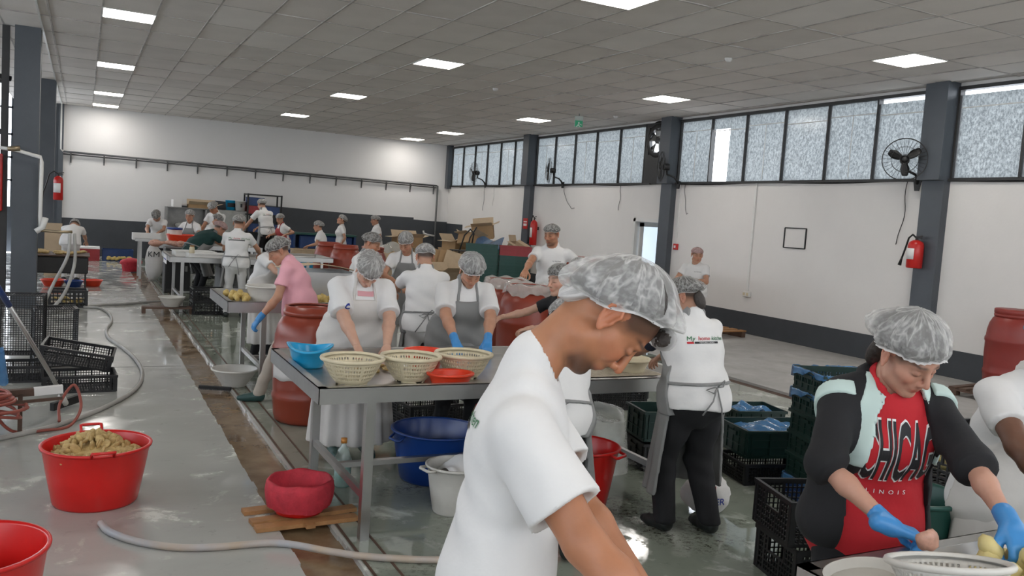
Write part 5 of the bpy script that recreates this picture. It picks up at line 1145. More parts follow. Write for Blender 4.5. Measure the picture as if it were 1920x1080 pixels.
for z in (.25, .42, .60): MB().box((0, -.03, z), (.14, .12, .03)).build('shelf', 'steel', t)
tub('bowl', 'pink white plastic bowl on a stool at the far end of the trench', 'bowl', (1.22, 13.5, .10), 'white_bucket', .18, .15, taper=.6)
t = thing('low_stool', 'low wooden board carrying the pinkish bowl over the trench', 'board', (1.16, 13.5, 0)); MB().box((0, 0, .085), (.7, .22, .025)).build('seat', 'wood_dark', t)
for x in (-.33, .33): MB().box((x, 0, .037), (.05, .18, .073)).build('leg', 'wood_dark', t)
tub('tub', 'pinkish red tub covered by cloth at the far end of the trench', 'tub', (1.0, 20.9, 0), 'pink_red', .20, .18, taper=.9)
o = MB().blob((0, 0, 0), (.24, .20, .10), 5, 8, 12, .06).build('cloth_bundle', 'pink_red'); tag(o, 'pinkish red cloth bundle heaped on the far trench tub', 'cloth', loc=(1.0, 20.9, .20))
# sacks
def sack(label, loc, r=(.24, .2, .32), m='cloth_white2', txt=None, rz=0, tm='ink'):
    t = thing('sack', label, 'sack', loc, rz); b = MB(); b.blob((0, 0, r[2]*.98), r, int(loc[0]*9), 16, 28, .12); v = b.v[0]; v[:, 2] = np.maximum(v[:, 2], 0); b.build('sack_body', m, t)
    if txt:
        me_ = []
        for k, (tx, sz, z, mm) in enumerate(txt):
            me, wd_ = text_mesh(tx, sz, 0, .0008, True)
            for v in me.vertices:
                x, zz = v.co.x, v.co.y+z; y = -r[1]*math.sqrt(max(.0, 1-(x/r[0])**2*.9-((zz-r[2])/r[2])**2*.8))*1.10-.004; v.co = (x, y, zz)
            o = bpy.data.objects.new('print', me); me.materials.append(MAT[mm]); COL.objects.link(o); o.parent = t
    return t
sack('white sack printed KM beside the far left work table', (1.32, 18.7, 0), (.17, .15, .36), txt=[('KM', .15, .50, 'ink')], rz=R(-10))
t = thing('dark_cabinet', 'black cabinet standing behind the white sack in the far work group', 'cabinet', (1.56, 16.6, 0)); MB().bb(-.22, .22, -.25, .25, 0, .82).build('body', 'iron', t, bevel=.01); MB().bb(-.2, .2, -.262, -.25, .08, .78).build('door', 'black', t); MB().bb(.12, .16, -.285, -.262, .4, .5).build('handle', 'steel_dark', t)
# table at the very back with red basin
T5 = steel_table('steel table piled with bags and a red basin, far back left', 1.30, 3.2, 17.2, 18.2, .84, .2, .08)
tub('basin', 'bright orange red basin on the far back table beside the jars', 'basin', (1.72, 17.6, .80), 'red_orange', .27, .22, taper=.7)
t = thing('jar', 'clear plastic jar with dark blue lid behind the orange red basin', 'jar', (1.62, 17.88, .80)); MB().lathe([(0, 0), (.13, 0), (.14, .05), (.14, .30)], 20).build('jar_body', 'white_bucket', t); MB().lathe([(0, .30), (.15, .30), (.15, .34), (0, .34)], 20).build('lid', 'blue', t)
b = MB()
for i in range(14): b.blob((q.uniform(-.35, .25), q.uniform(-.15, .15), q.uniform(.03, .07)), (.10, .08, .05), i+70, 6, 9)
o = b.build('wet_bags', 'pink_flesh'); tag(o, 'pile of pinkish peeled peppers in bags on the far back table', 'food', loc=(1.55, 17.25, .80)); o['kind'] = 'stuff'
T6 = steel_table('narrow steel stand with a white tray far back at the left', .98, 1.45, 19.0, 19.8, .84, .1, .06)
t = thing('tray', 'white oblong tray on the narrow stand far back at the left', 'tray', (1.2, 19.35, .80)); b = MB(); b.bb(-.26, .26, -.2, .2, 0, .01)
for s2 in (-1, 1): b.bb(-.26, .26, s2*.2-.01, s2*.2+.01, 0, .14); b.bb(s2*.26-.01, s2*.26+.01, -.2, .2, 0, .14)
b.build('tray_body', 'white_plastic', t)
# shelf against the far wall
t = thing('steel_shelf', 'grey steel shelf cabinet against the far wall behind the workers', 'shelf', (3.03, 24.95, -.15)); b = MB()
for z in (.5, 1.05, 1.62): MB().bb(-1.0, 1.0, -.28, .28, z-.02, z).build('shelf_board', 'steel_dark', t)
for x in (-1, 0, 1): MB().bb(x-.02, x+.02, -.28, .28, .15, 1.62).build('upright', 'steel_dark', t)
MB().bb(-1, 1, .26, .28, .4, 1.6).build('back_panel', 'steel_dark', t); MB().sheet(lambda u, v: (.15+u*1.0, -.29-.015*math.sin(15*u), 1.0+v*.62), 16, 4).build('plastic_curtain', 'clear_film', t)
carton('flat open brown carton on top of the far steel shelf', (2.95, 24.95, 1.475), 0, .75, .4, .10, 'card')
t = thing('bucket', 'small blue printed bucket on top of the far steel shelf', 'bucket', (3.72, 24.95, 1.475)); MB().lathe([(0, 0), (.13, 0), (.15, .26), (.155, .26), (.155, .28), (0, .28)], 18).build('bucket_body', 'cyan', t); MB().lathe([(.1415, .09), (.149, .20)], 18, a0=-2.4, a1=-.8).build('print', 'ink', t)
t = thing('bucket', 'small white printed bucket right of the blue one on the far shelf', 'bucket', (3.95, 24.75, 1.475)); MB().lathe([(0, 0), (.13, 0), (.15, .26), (.155, .26), (.155, .28), (0, .28)], 18).build('bucket_body', 'white_plastic', t); MB().box((0, -.148, .15), (.05, .01, .10)).build('print', 'ink', t)
carton('small white carton at the left end of the far steel shelf', (2.28, 24.9, 1.475), .2, .22, .2, .2, 'ink_white', flaps=False)
b = MB()
for i in range(3): o = MB().blob((0, 0, .08), (.16, .12, .08), i+3, 7, 10, .1).build('bag', ('clear_film', 'card', 'cloth_white2')[i]); tag(o, ('clear plastic', 'brown paper', 'white cloth')[i]+' bag on the middle board of the far shelf', 'bag', loc=(2.4+i*.4, 24.85, .90))
# crate rack
t = thing('crate_rack', 'tall black metal rack holding red and blue crates at the far wall', 'rack', (4.55, 24.7, 0))
for x in (-.46, .46):
    for y in (-.3, .3): MB().bb(x-.02, x+.02, y-.02, y+.02, 0, 1.98).build('post', 'black', t)
for z in (.4, .9, 1.4, 1.96):
    b = MB(); b.bb(-.46, .46, -.32, -.28, z-.02, z+.015); b.bb(-.46, .46, .28, .32, z-.02, z+.015); b.bb(-.48, -.44, -.3, .3, z-.02, z+.015); b.bb(.44, .48, -.3, .3, z-.02, z+.015); b.build('shelf_frame', 'black', t)
for i, (x, z, m, nm) in enumerate(((-.22, 1.42, 'red_plastic', 'red'), (.22, 1.42, 'blue_plastic', 'blue'), (-.22, .92, 'blue_plastic', 'blue'), (.22, .92, 'blue_plastic', 'blue'), (.2, .42, 'blue_plastic', 'blue'), (-.22, 1.66, 'blue_plastic', 'blue'))):
    solid_crate('%s plastic crate on the black rack, %s' % (nm, ('left, upper shelf', 'right, upper shelf', 'left, middle shelf', 'right, middle shelf', 'lowest shelf', 'stacked over the red one')[i]), (4.55+x, 24.7, z), 0, m, .40, .5, .22, ribs=2)
# blue bench at the far wall behind the three women
t = thing('blue_bench', 'dark blue stand draped with plastic before the far dark wall', 'stand', (6.0, 23.5, 0)); MB().bb(-.9, .9, -.3, .3, .95, 1.0).build('top', 'teal_plastic', t); MB().bb(-.7, .8, -.25, .25, .55, .95).build('drape', 'blue_plastic', t, bevel=.04)
for x in (-.85, .85): MB().bb(x-.03, x+.03, -.28, .28, 0, .95).build('leg', 'blue_plastic', t)
for i, (x, y, z, m, nm) in enumerate(((4.7, 20.2, .0, 'cyan', 'light blue'), (4.7, 20.2, .24, 'cyan', 'light blue'), (4.75, 20.2, .48, 'card2', 'tan'))):
    solid_crate('%s crate in the stack left of the seated far women, %s' % (nm, ('bottom', 'second', 'top')[i]), (x, y, z), 0, m, .6, .4, .23)
# far barrels
barrel('red plastic barrel in the far group, right one of the pair', (4.38, 15.40, 0), 0, 'barrel_bright', lid=False, h=1.08, r=.30)
barrel('red plastic barrel in the far group, left one of the pair', (4.32, 16.35, 0), 0, 'barrel_bright', lid=False, h=1.08, r=.30)
barrel('brown red barrel behind the two far red barrels', (5.25, 16.5, 0), 0, 'barrel', lid=True, h=1.0)
# cartons far right of the women
for i, (x, y, z, w_, h_, m, nm) in enumerate(((7.6, 21.0, 0, .8, .75, 'card', 'large brown'), (7.6, 21.0, .76, .7, .35, 'card', 'open tan'), (8.5, 19.9, 0, .6, .75, 'card2', 'pale brown'), (6.7, 19.3, 0, .6, .6, 'card2', 'low pale brown'), (8.5, 19.9, .76, .5, .35, 'card', 'upper brown'))):
    carton('%s cardboard box in the pile behind the far women' % nm, (x, y, z), R(-10+i*9), w_, .45, h_, m)
o = MB().sheet(lambda u, v: ((u-.5)*.9, (v-.5)*.6, .18+.22*math.sin(PI*u)*math.sin(PI*v)+.03*math.sin(20*u+9*v)), 24, 18).build('plastic_bag', 'clear_film'); tag(o, 'big clear plastic bag crumpled on the pale cartons in the distance', 'bag', loc=(6.5, 18.9, .62))
tag(o, 'big clear plastic bag crumpled behind the far red barrels', 'bag')
# leaning flat cartons and heap by the right wall
for i in range(4):
    o = MB().box((0, 0, .42), (.9, .03, .84)).build('flattened_carton', ('card2', 'card', 'card', 'card2')[i]); tag(o, ('hindmost', 'third', 'second', 'foremost')[i]+' flattened tan carton in the leaning stack before the far right corner', 'cardboard', 'flattened cartons leaning', (7.3+.10*i, 17.9-.12*i, .12)); o.rotation_euler = (R(-28), R(14), R(-20))
carton('open tan carton below the leaning flattened cartons', (7.2, 17.3, 0), R(20), .7, .5, .5, 'card2')
solid_crate('green crate stacked under the big open brown box by the right wall', (8.9, 18.9, 0), 0, 'teal_plastic', .7, .5, .50); solid_crate('upper green crate under the big open brown box by the right wall', (8.9, 18.9, .5), 0, 'teal_plastic', .7, .5, .50)
carton('big open brown cardboard box topmost on the pile by the right wall', (8.92, 19.1, 1.22), R(-30), .52, .42, .34, 'card', rot=(R(6), R(-8), R(-30)))
carton('crumpled brown box wedged below the big open box', (8.5, 19.0, 1.02), R(15), .5, .4, .25, 'card', rot=(R(-10), R(20), R(20)))
carton('small tan box right of the big open box by the wall', (9.75, 19.0, .90), R(40), .45, .35, .25, 'card2', rot=(R(25), 0, R(40)))
carton('brown box supporting the small tan box by the wall', (9.75, 19.0, 0), R(10), .6, .5, .86, 'card', flaps=False)
o = MB().sheet(lambda u, v: ((u-.5)*.7, -.25+.3*v, .3*(1-v)+.05*math.sin(8*u+5*v)), 12, 10).build('blue_film', 'film'); tag(o, 'bluish plastic film hanging out under the big open box', 'film', loc=(8.8, 18.65, .95))
t = thing('folding_chair_frame', 'black tubular frame leaning against the far right corner pile', 'frame', (7.9, 18.2, .95)); MB().tube([(0, 0, 0), (.1, 0, .35), (.25, .02, .5), (.35, .02, .4), (.28, 0, 0)], .018, 6).build('tube_frame', 'black', t); MB().tube([(.1, -.2, 0), (.2, -.1, .3), (.4, 0, .55)], .018, 6).build('back_tube', 'black', t)
t = thing('cage_stand', 'thin iron stand bearing the pile of cartons near the corner', 'stand', (8.02, 18.25, 0)); 
for x in (-.2, .3):
    for y in (-.2, .2): MB().bar((x, y, 0), (x, y, .95), .03).build('leg', 'black', t)
MB().bb(-.25, .35, -.25, .25, .92, .95).build('top', 'iron', t)
# tall green crates
for c in range(2):
    for k in range(6):
        red = (k == 5 and c == 1)
        solid_crate(('red crate topmost on the tall green stack by the leaning cartons' if red else 'dark green crate in the tall stack behind the grey apron woman, %s column, %s' % (('left', 'right')[c], ('lowest', 'second up', 'third up', 'fourth up', 'fifth up', 'topmost')[k])), (7.42+c*.66, 15.95-c*.25, k*.198), R(-24), 'red_plastic' if red else 'teal_plastic', .64, .44, .20, group=None if red else 'dark green crates %s column' % ('left', 'right')[c])
# barrels near the standing man
pallet('dark wooden pallet under the two bag lined barrels', (3.98, 7.65, 0), R(80), 1.4, .75)
barrel('brown red barrel lined with a clear bag, right one beside the standing man', (3.94, 7.32, .121), 0, 'barrel_bright', lid=False, bag=True, h=1.0)
barrel('brown red barrel lined with a clear bag, left one behind the grey apron woman', (4.03, 7.99, .121), 0, 'barrel', lid=False, bag=True, h=1.0)
for i, (x, y, m) in enumerate(((8.07, 13.35, 'barrel_bright'), (7.48, 11.95, 'barrel_bright'), (8.15, 12.65, 'barrel'), (8.55, 12.0, 'barrel'), (8.95, 13.1, 'barrel_bright'), (7.45, 12.75, 'barrel'))):
    barrel('lidded red brown barrel in the cluster by the door, %s' % ('leftmost at the back', 'nearest the camera', 'in the middle', 'front right one', 'back right one', 'left, behind the nearest')[i], (x, y, 0), i, m, lid=True, h=1.14, r=.29)
# barrel on pallet at far right
pallet('broken dark wooden pallet under the red barrel at the right edge', (9.80, 6.18, 0), R(6), .9, .75, .10)
barrel('dark red lidded barrel on a pallet at the right edge of the picture', (9.86, 6.12, .101), R(30), 'barrel_dark', lid=True, h=.97, tagm=None)
t = tag(MB().lathe([(.264, .785), (.272, .745)], 4, a0=-2.25, a1=-2.0).build('sticker', 'cyan', solid=.002), 'small blue sticker on the dark red barrel at the right edge', 'sticker', loc=(9.86, 6.12, .13))
t = thing('wooden_pallet', 'long low wooden pallet lying against the right wall baseboard', 'pallet', (9.6, 11.3, 0), R(5)); 
for i in range(5): MB().box((0, -.4+i*.2, .11), (1.0, .12, .02)).build('plank', 'wood', t)
for x in (-.45, .45): MB().box((x, 0, .05), (.09, .9, .10)).build('runner', 'wood_dark', t)
# crates right of the logo woman
crate('black lattice crate on the wet floor behind the plastic bag, under the table end', (4.62, 6.72, 0), R(-14), 'black')
crate('black lattice crate behind the first one under the table end', (4.95, 7.15, .0), R(-10), 'tall')
solid_crate('dark green crate with a blue film inside, set back by the gutter', (4.93, 5.16, .15), R(-12), 'green_plastic', .42, .34, .19, film=1)
solid_crate('dark green crate beneath the one set back by the gutter', (4.93, 5.16, 0), R(-12), 'green_plastic', .42, .34, .148)
solid_crate('long dark green crate with a blue film showing, in front of the stack', (4.62, 4.58, .152), R(-12), 'green_plastic', .66, .40, .20, film=1)
t = crate('black gridded tray under the long dark green crate', (4.46, 4.46, 0), R(-12), 'shallow', m='black_plastic'); 
solid_crate('narrow dark green crate half hidden left of the logo shirt woman', (3.86, 4.95, .21), R(-12), 'green_plastic', .4, .32, .22, ribs=2); solid_crate('lower dark green crate half hidden left of the logo shirt woman', (3.86, 4.95, 0), R(-12), 'black_plastic', .4, .36, .2, ribs=2)
for k in range(6):
    solid_crate('crate in the tall green stack beside the girl, ' + ('lowest, wrapped in blue film', 'second from the floor', 'third from the floor', 'fourth from the floor', 'fifth, with a strip of blue film', 'topmost, lined with blue film')[k], (4.54, 3.88, k*.147), R(-18+q.uniform(-2, 2)), ('blue_plastic', 'green_plastic', 'green_plastic', 'green_plastic', 'green_plastic', 'green_plastic')[k], .56, .38, .147, film=2 if k in (0, 4, 5) else None, slots=k >= 4)
crate('black lattice crate lower one of the near pair beside the girl', (3.44, 2.98, 0), R(-14), 'deep')
crate('black lattice crate upper one of the near pair beside the girl', (3.42, 3.00, .235), R(-17), 'deep')
for k in range(4):
    crate('black crate of potatoes behind the girl, ' + ('lowest', 'second', 'third', 'topmost')[k], (3.62, 2.40, k*.225), R(-8+3*k), 'big')
    if k > 1: heap(22, lambda i, q, k=k: (3.62+q.uniform(-.22, .22), 2.40+q.uniform(-.13, .13), .08+k*.225+q.uniform(0, .13)), 'potato', 'peeled potato in the %s black crate behind the girl' % ('third', 'topmost')[k-2], 'potato', 'potato_pale', 'potatoes in the %s crate' % ('third', 'topmost')[k-2], .045, 20+k)
tub('bin', 'dark green plastic bin between the girl and the worker at the right edge', 'bin', (2.86, 2.12, 0), 'teal_plastic', .19, .80, taper=.85)
# bags on the floor
o = MB().sheet(lambda u, v: (.30*(1-.25*v)*math.cos(6.28*u)*(1+.07*math.sin(17*u*6.28/6)+.05*math.sin(23*u)), .24*(1-.25*v)*math.sin(6.28*u)*(1+.06*math.sin(31*u)), .44*math.sin(v*1.5)+.02*math.sin(12*u+9*v)*v) if v < .75 else (.30*.81*(1-(v-.75)*3.8)*math.cos(6.28*u), .24*.81*(1-(v-.75)*3.8)*math.sin(6.28*u), .40+.05*math.sin((v-.75)*6)+.03*math.sin(14*u)), 60, 20).build('plastic_bag', 'clear_film'); tag(o, 'big clear plastic bag standing on the floor behind the red bucket', 'bag', loc=(3.28, 5.0, .0))
o = MB().sheet(lambda u, v: ((u-.5)*.5, (v-.5)*.35, .012+.02*abs(math.sin(9*u+4*v))), 20, 14).build('plastic_sheet', 'clear_film'); tag(o, 'flat wet clear plastic sheet on the floor by the plastic bag', 'film', loc=(3.85, 4.85, .0))
sack('white printed plastic bag standing between the feet of the logo shirt woman', (3.50, 3.98, 0), (.15, .12, .125), 'cloth_white2', txt=[('SUPER', .060, .09, 'ink_blue'), ('M', .06, .16, 'ink_red')], rz=R(-25))
# ============================================================ WALL FANS AND EXTINGUISHERS
wall_fan('black caged wall fan facing the room, on the right wall near the front', (10.46, 8.10, 2.62), R(-62), ang=R(10), r=.29)
wall_fan('black wall fan on a bracket at the third right column', (10.42, 13.42, 2.66), R(-90), ang=R(-32), r=.30)
wall_fan('black wall fan seen edge on between the third and fourth columns', (10.46, 18.0, 2.69), R(-90), ang=R(-30), r=.31)
wall_fan('black wall fan at the far end of the right wall', (10.46, 22.5, 2.72), R(-90), ang=R(-4), r=.31)
extinguisher('red fire extinguisher with black hose on the second right column', (10.33, 7.92, 1.44), R(-100), .40, .105)
extinguisher('red fire extinguisher on the right wall behind the standing man', (10.40, 19.25, 1.12), R(-90), .66, .095)
extinguisher('red fire extinguisher hanging on the second left column', (-.46, 19.6, 1.52), R(-10), .50, .09)
# ============================================================ LEFT EDGE: pipes, stove, boxes
t = thing('water_pipe', 'bent white water pipe with taps fixed to the first left column', 'pipe', (-.75, 13.82, 0))
MB().tube([(-.42, -.06, 2.27), (-.1, -.08, 2.24), (.2, -.08, 2.17), (.215, -.08, 2.10), (.21, -.08, 1.35), (.22, -.08, 1.15)], .026, 8).build('pipe', 'white_plastic', t); MB().tube([(.16, -.10, 1.12), (.24, -.10, 1.18), (.28, -.12, 1.32)], .04, 8).build('valve', 'white_plastic', t); MB().tube([(-.05, -.11, 2.27), (-.2, -.11, 2.25)], .035, 8).build('tap', 'brass', t)
MB().tube([(.22, -.1, 1.14), (.45, -.12, 1.13), (.62, -.15, 1.14)], .022, 7).build('spout', 'brass', t)
hose('pale hose drooping from the tap behind the first left column, left loop', [(-.16, 13.6, 1.12), (-.18, 13.5, .8), (-.35, 13.45, .4), (-.5, 13.4, .02)], .022, 'hose'); hose('pale hose drooping from the tap behind the first left column, right loop', [(-.10, 13.6, 1.12), (-.09, 13.5, .7), (-.2, 13.35, .3), (-.40, 13.2, .02)], .022, 'hose')
MB().tube([(-1.02, 14.1, 0), (-1.02, 14.1, CEIL)], .05, 8)
o = MB().bb(-1.06, -.97, 14.0, 14.1, 0, CEIL).build('trim_9', 'iron'); struct(o)
o = MB().tube([(-1.6, 14.2, 3.35), (-.95, 14.1, 3.25)], .04, 6).build('trim_10', 'iron'); struct(o)
for i, (a, b_) in enumerate((((-3.2, 17, 4.1), (-1.2, 17, 2.6)), ((-3.4, 17, 2.4), (-1.4, 17, 3.6)), ((-4, 17, 3.6), (-1.2, 17, 3.5)))): struct(MB().bar(a, b_, .06).build('trim_%d' % (11+i), 'iron'))
t = thing('electric_cabinet', 'red metal cabinet at the left edge beside the first column', 'cabinet', (-1.20, 14.0, 1.38)); MB().bb(-.28, .18, -.15, .15, 0, .80).build('body', 'extinguisher', t, bevel=.01); MB().bb(-.26, .16, -.165, -.15, .03, .77).build('door', 'extinguisher', t)
MB().bb(-.28, .18, .15, .19, -1.38, .0).build('stand', 'iron', t)
t = thing('stove', 'low black roasting stove on thin iron legs behind the first left column', 'stove', (-.38, 16.15, 0)); b = MB(); b.bb(-.5, .48, -.45, .45, .36, .64); b.build('fire_box', 'iron', t, bevel=.02); MB().bb(-.52, .50, -.47, .47, .64, .66).build('top_plate', 'rust', t)
for x in (-.45, .44):
    for y in (-.4, .4): MB().bar((x, y, 0), (x, y, .36), .025).build('leg', 'iron', t)
for i in range(12): pass
b = MB()
for i in range(16): b.blob((q.uniform(-.42, .4), q.uniform(-.35, .35), .685), (.07, .05, .025), i+90, 5, 8)
o = b.build('roasting_peppers', 'peel'); tag(o, 'roasting vegetables spread on the black stove top', 'food', loc=(-.38, 16.15, 0)); o['kind'] = 'stuff'
tub('basin', 'orange red basin on the floor under the black stove, left', 'basin', (-.45, 17.2, 0), 'red_orange', .2, .12); tub('basin', 'small blue basin on the floor under the black stove', 'basin', (-.12, 17.1, 0), 'blue', .15, .12); tub('basin', 'orange red basin on the floor under the black stove, right', 'basin', (.18, 17.3, 0), 'red_orange', .17, .12)
solid_crate('red cooler crate with a white lid before the far dark wall', (.10, 23.9, 0), 0, 'red_plastic', .58, .40, .30); MB()
o = MB().bb(-.30, .30, -.21, .21, 0, .05).build('lid', 'ink_white'); tag(o, 'white lid lying on the red cooler crate at the far wall', 'lid', loc=(.10, 23.9, .301))
solid_crate('dark blue crate with yellow peppers before the far dark wall', (.82, 24.0, .0), 0, 'blue_plastic', .70, .45, .30)
b = MB()
for i in range(14): b.blob((q.uniform(-.3, .3), -.0, .06+q.uniform(0, .05)), (.05, .04, .04), i+9, 5, 7)
o = b.build('peppers', 'potato'); tag(o, 'row of yellow peppers on the floor before the dark blue crate', 'pepper', loc=(.82, 23.7, 0)); o['kind'] = 'stuff'
carton('tan carton at the foot of the far left dark column', (-.52, 19.35, 0), 0, .3, .3, 1.05, 'card2', flaps=False)
for i, (z, m, nm) in enumerate(((0, 'blue_plastic', 'bottom'), (.3, 'blue_plastic', 'second'), (.6, 'ink_white', 'third'), (.75, 'blue_plastic', 'topmost'))): solid_crate('crate in the blue stack at the left edge behind the column, %s' % nm, (-1.5, 15.2, z), 0, m, .8, .6, .14 if m == 'ink_white' else .29)
t = thing('gas_bottle', 'orange gas bottle at the left edge of the picture', 'bottle', (-1.28, 14.6, 0)); MB().lathe([(0, 0), (.15, 0), (.16, .03), (.16, .38), (.12, .47), (.05, .50), (.05, .55), (0, .55)], 20).build('body', 'red_orange', t); MB().lathe([(.09, .48), (.09, .58)], 16).build('collar', 'rust', t, solid=.006)
tub('tub', 'red tub on the floor at the left edge below the gas bottle', 'tub', (-1.2, 13.4, 0), 'red', .22, .2)
# ============================================================ THE WORKERS
CB, CB2, CP, CG = 'cloth_white', 'cloth_white2', 'cloth_pink', 'cloth_green'
# foreground man, in profile over the corner table
P1 = person('young man in the foreground, white T-shirt and hair net, bending to the right', rz=-120, H=1.80, g=1.0, lean=5, neck=42, neckl=1.95, shd=.085, hsz=1.19, arm_r=1.18, slr=1.22, head=(62, 4, 0), head_at=(1.150, 1.697, 1.520), hands_w={-1: (1.22, 1.40, .78), 1: (1.13, 1.17, .80)},
            pants='cloth_beige', skin=(.41, .175, .088), net='net', shorn=True, beard=.85, res=.0062, hres=.0034, netsz=(.092, .108, .106, 1.6), tilt=.80, nb=.03, knot=.035, smile=0, tee_hem=-.12, curl=.7, seed=3, pole={1: (.1, -.8, -.6), -1: (0, -.6, -1)}, sleeve=.72)
a2 = P1['a'][1]
back_logo(P1, .25, .03, -.075)
# the puffed tail of net over his nape and hair bulge over the brow
hp = P1['hp']

b = MB()
def pf(u, v): a = 2*PI*u; r_ = .034*math.sin(PI*min(1, .2+v*.8))**.5*(1+.08*math.sin(7*a)); c = hp(0, -.066-.018*v, -.005-.082*v); return c+P1['Rh']@np.array([r_*1.7*math.cos(a), r_*.85*math.sin(a), 0])
b.sheet(pf, 28, 10); o = b.build('net_puff', 'net', P1['root']); ul = o.data.uv_layers.new(name='uv')
for i, l in enumerate(o.data.loops): v_ = l.vertex_index; ul.data[i].uv = ((v_//11)/28, .80+.015*(v_ % 11))
fr = hp(0, .090, .078); MB().blob(fr, (.046, .029, .031), 3, 10, 16, .05, rot=P1['Rh']).build('net_fold', 'net', P1['root'])
P1h = surfnet([ell(hp(0, .088, .076), np.array([.042, .022, .024])*P1['hs'], P1['Rh'], .01)], P1['Hc']-.2, P1['Hc']+.2, .006); mkmesh('fringe', [P1h], 'hair', P1['root'])
# girl in red
P2 = person('girl in a red CHICAGO shirt and black jacket peeling at the corner table', rz=152, H=1.62, g=1.04, fem=True, lean=12, neck=26, hsz=1.04, head=(36, 26, 8), head_at=(2.28, 1.73, 1.405), hands_w={1: (2.06, 1.575, .945), -1: (2.25, 1.34, 1.0)}, hdir={1: ((-1, .05, -.25), (0, 0, 1))}, gloves=(1, -1), tee='cloth_red', pants='cloth_black',
            skin=(.50, .27, .19), res=.0068, hres=.0040, netsz=(.096, .120, .122, 1.5), tilt=.36, nb=.06, hairback=1.5, curl=.9, seed=5, tee_hem=-.16, sleeve=.5, smile=0, arm_r=.92, pole={1: (1, -.05, -.2), -1: (-1, 0, -.8)})
s = P2['s']; Cc, lat, Fv, U = P2['Cc'], P2['lat'], P2['Fv'], P2['U']; a = P2['a']
def jk(off, lo_, hi_, h0=-9, h1=9):
    q = P2['torso'](.030+off)
    q.append(cap(P2['Nb']+lat*.06*s-U(a[2])*.03*s, P2['Nb']-lat*.06*s-U(a[2])*.03*s, .055*s+off, None, .04))
    q.append(flt(lambda p, d: d+.005*np.sin(27*p[:, 2]+9*np.sin(8*p[:, 0]))))
    q.append(sub(cap(P2['Nb']+Fv(a[2])*.05*s, P2['Nb']+U(R(26))*.2*s, .070*s-off, .09*s-off), .004))
    hem = P2['P']-U(a[0])*.10
    def f_(p, d):
        x = (p-Cc)@lat; y = (p-Cc)@Fv(a[1]); h = (p-Cc)@U(a[1]); ax = np.abs(x)
        w = np.interp(h, [-.5, -.2, .0, .10, .2], [.175, .160, .135, .115, .07])
        w = w-.05*(x > 0)
        front = np.maximum((ax-w)*-1, y*-1+.02)      # inside the open front when both negative
        gap = np.where((ax < w+lo_) & (y > .0), np.minimum(w+lo_-ax, .05), -1)
        d = np.maximum(d, gap); d = np.maximum(d, -((p-hem)@U(a[0])))
        if hi_ < 9: d = np.maximum(d, ax-(w+hi_)); d = np.maximum(d, -y)
        return np.maximum(np.maximum(d, h0-h), h-h1)
    q.append(flt(f_))
    if hi_ > 9:
        for sd in (1, -1):
            S_, e, wv = P2['A'][sd]; ud = _n(wv-e); en = e+(wv-e)*.10; q.append(cap(S_, S_+(e-S_)*.97, .057+off, .058+off, .04)); q.append(cap(e, e+(wv-e)*.3, .058+off, .060+off, .03, cut=[(en, ud)]))
    return q
lo_, hi_ = bounds([P2['P']-U(0)*.12, P2['Nb']]+[x for sd in (1, -1) for x in P2['A'][sd]], .20)
jacket = mkmesh('jacket', [surfnet(jk(0, 0, 99), lo_, hi_, .0078)], 'cloth_black', P2['root']); P2j = jacket
mkmesh('jacket_panel', [surfnet(jk(.004, .0, .062, -.06, .30), lo_, hi_, .0070)], 'cloth_mint', P2j)
# white yoke over each shoulder, dark collar
for sd in (1, -1):
    S_, e, wv = P2['A'][sd]; q_ = [cap(S_, S_+(e-S_)*.5, .0675, .071, .04)]+P2['torso'](.0345)+[flt(lambda p, d, S_=S_, e=e, sd=sd: np.maximum(np.maximum(np.maximum(d, np.abs((p-S_)@_n(e-S_)-.020+.25*((p-S_)@Fv(a[1])))-.030), -((p-Cc)@lat)*sd+.125), np.linalg.norm(p-S_, axis=1)-.105))]
    mkmesh('jacket_yoke', [surfnet(q_, *bounds([S_, e], .13), .007)], 'cloth_mint', P2j)
Nb = P2['Nb']; pts = [Nb+lat*.085*math.cos(t)*s+Fv(a[2])*(.075*math.sin(t)+.0)*s+U(a[2])*(.015-.045*max(0, math.sin(t)))*s for t in np.linspace(-PI*.5-2.1, -PI*.5+2.1, 22)]
MB().tube(pts, [.016+.020*math.sin(PI*k/21) for k in range(22)], 8).build('collar', 'cloth_black', P2j)
rgt = -lat; o_ = Cc+U(a[1])*(-.115)*s-rgt*.100
print_text(P2, [('CHICAGO', 'ink_white')], o_-rgt*.001, rgt, U(a[1]), -Fv(a[1]), .205, 'lettering', off=.002, bold=.0095, sxy=(.29, 1.30), step=.02)
print_text(P2, [('CHICAGO', 'ink')], o_, rgt, U(a[1]), -Fv(a[1]), .205, 'lettering', off=.0045, bold=.0050, sxy=(.29, 1.30), step=.02)
print_text(P2, [('I  L  L  I  N  O  I  S', 'ink_white')], o_-U(a[1])*.055, rgt, U(a[1]), -Fv(a[1]), .019, 'lettering', off=.0035, sxy=(1.15, 1), step=.02)
o = MB().blob((0, 0, 0), (.034, .024, .028), 3, 8, 12, .25).build('vegetable_core', 'pink_flesh'); tag(o, 'small pinkish vegetable core in the right glove of the girl', 'vegetable', loc=(2.02, 1.42, .962))
o = MB().blob((0, 0, 0), (.055, .040, .036), 4, 8, 12, .06).build('potato', 'potato_pale'); tag(o, 'peeled potato held in the left glove of the girl', 'potato', loc=(2.23, 1.25, .955))
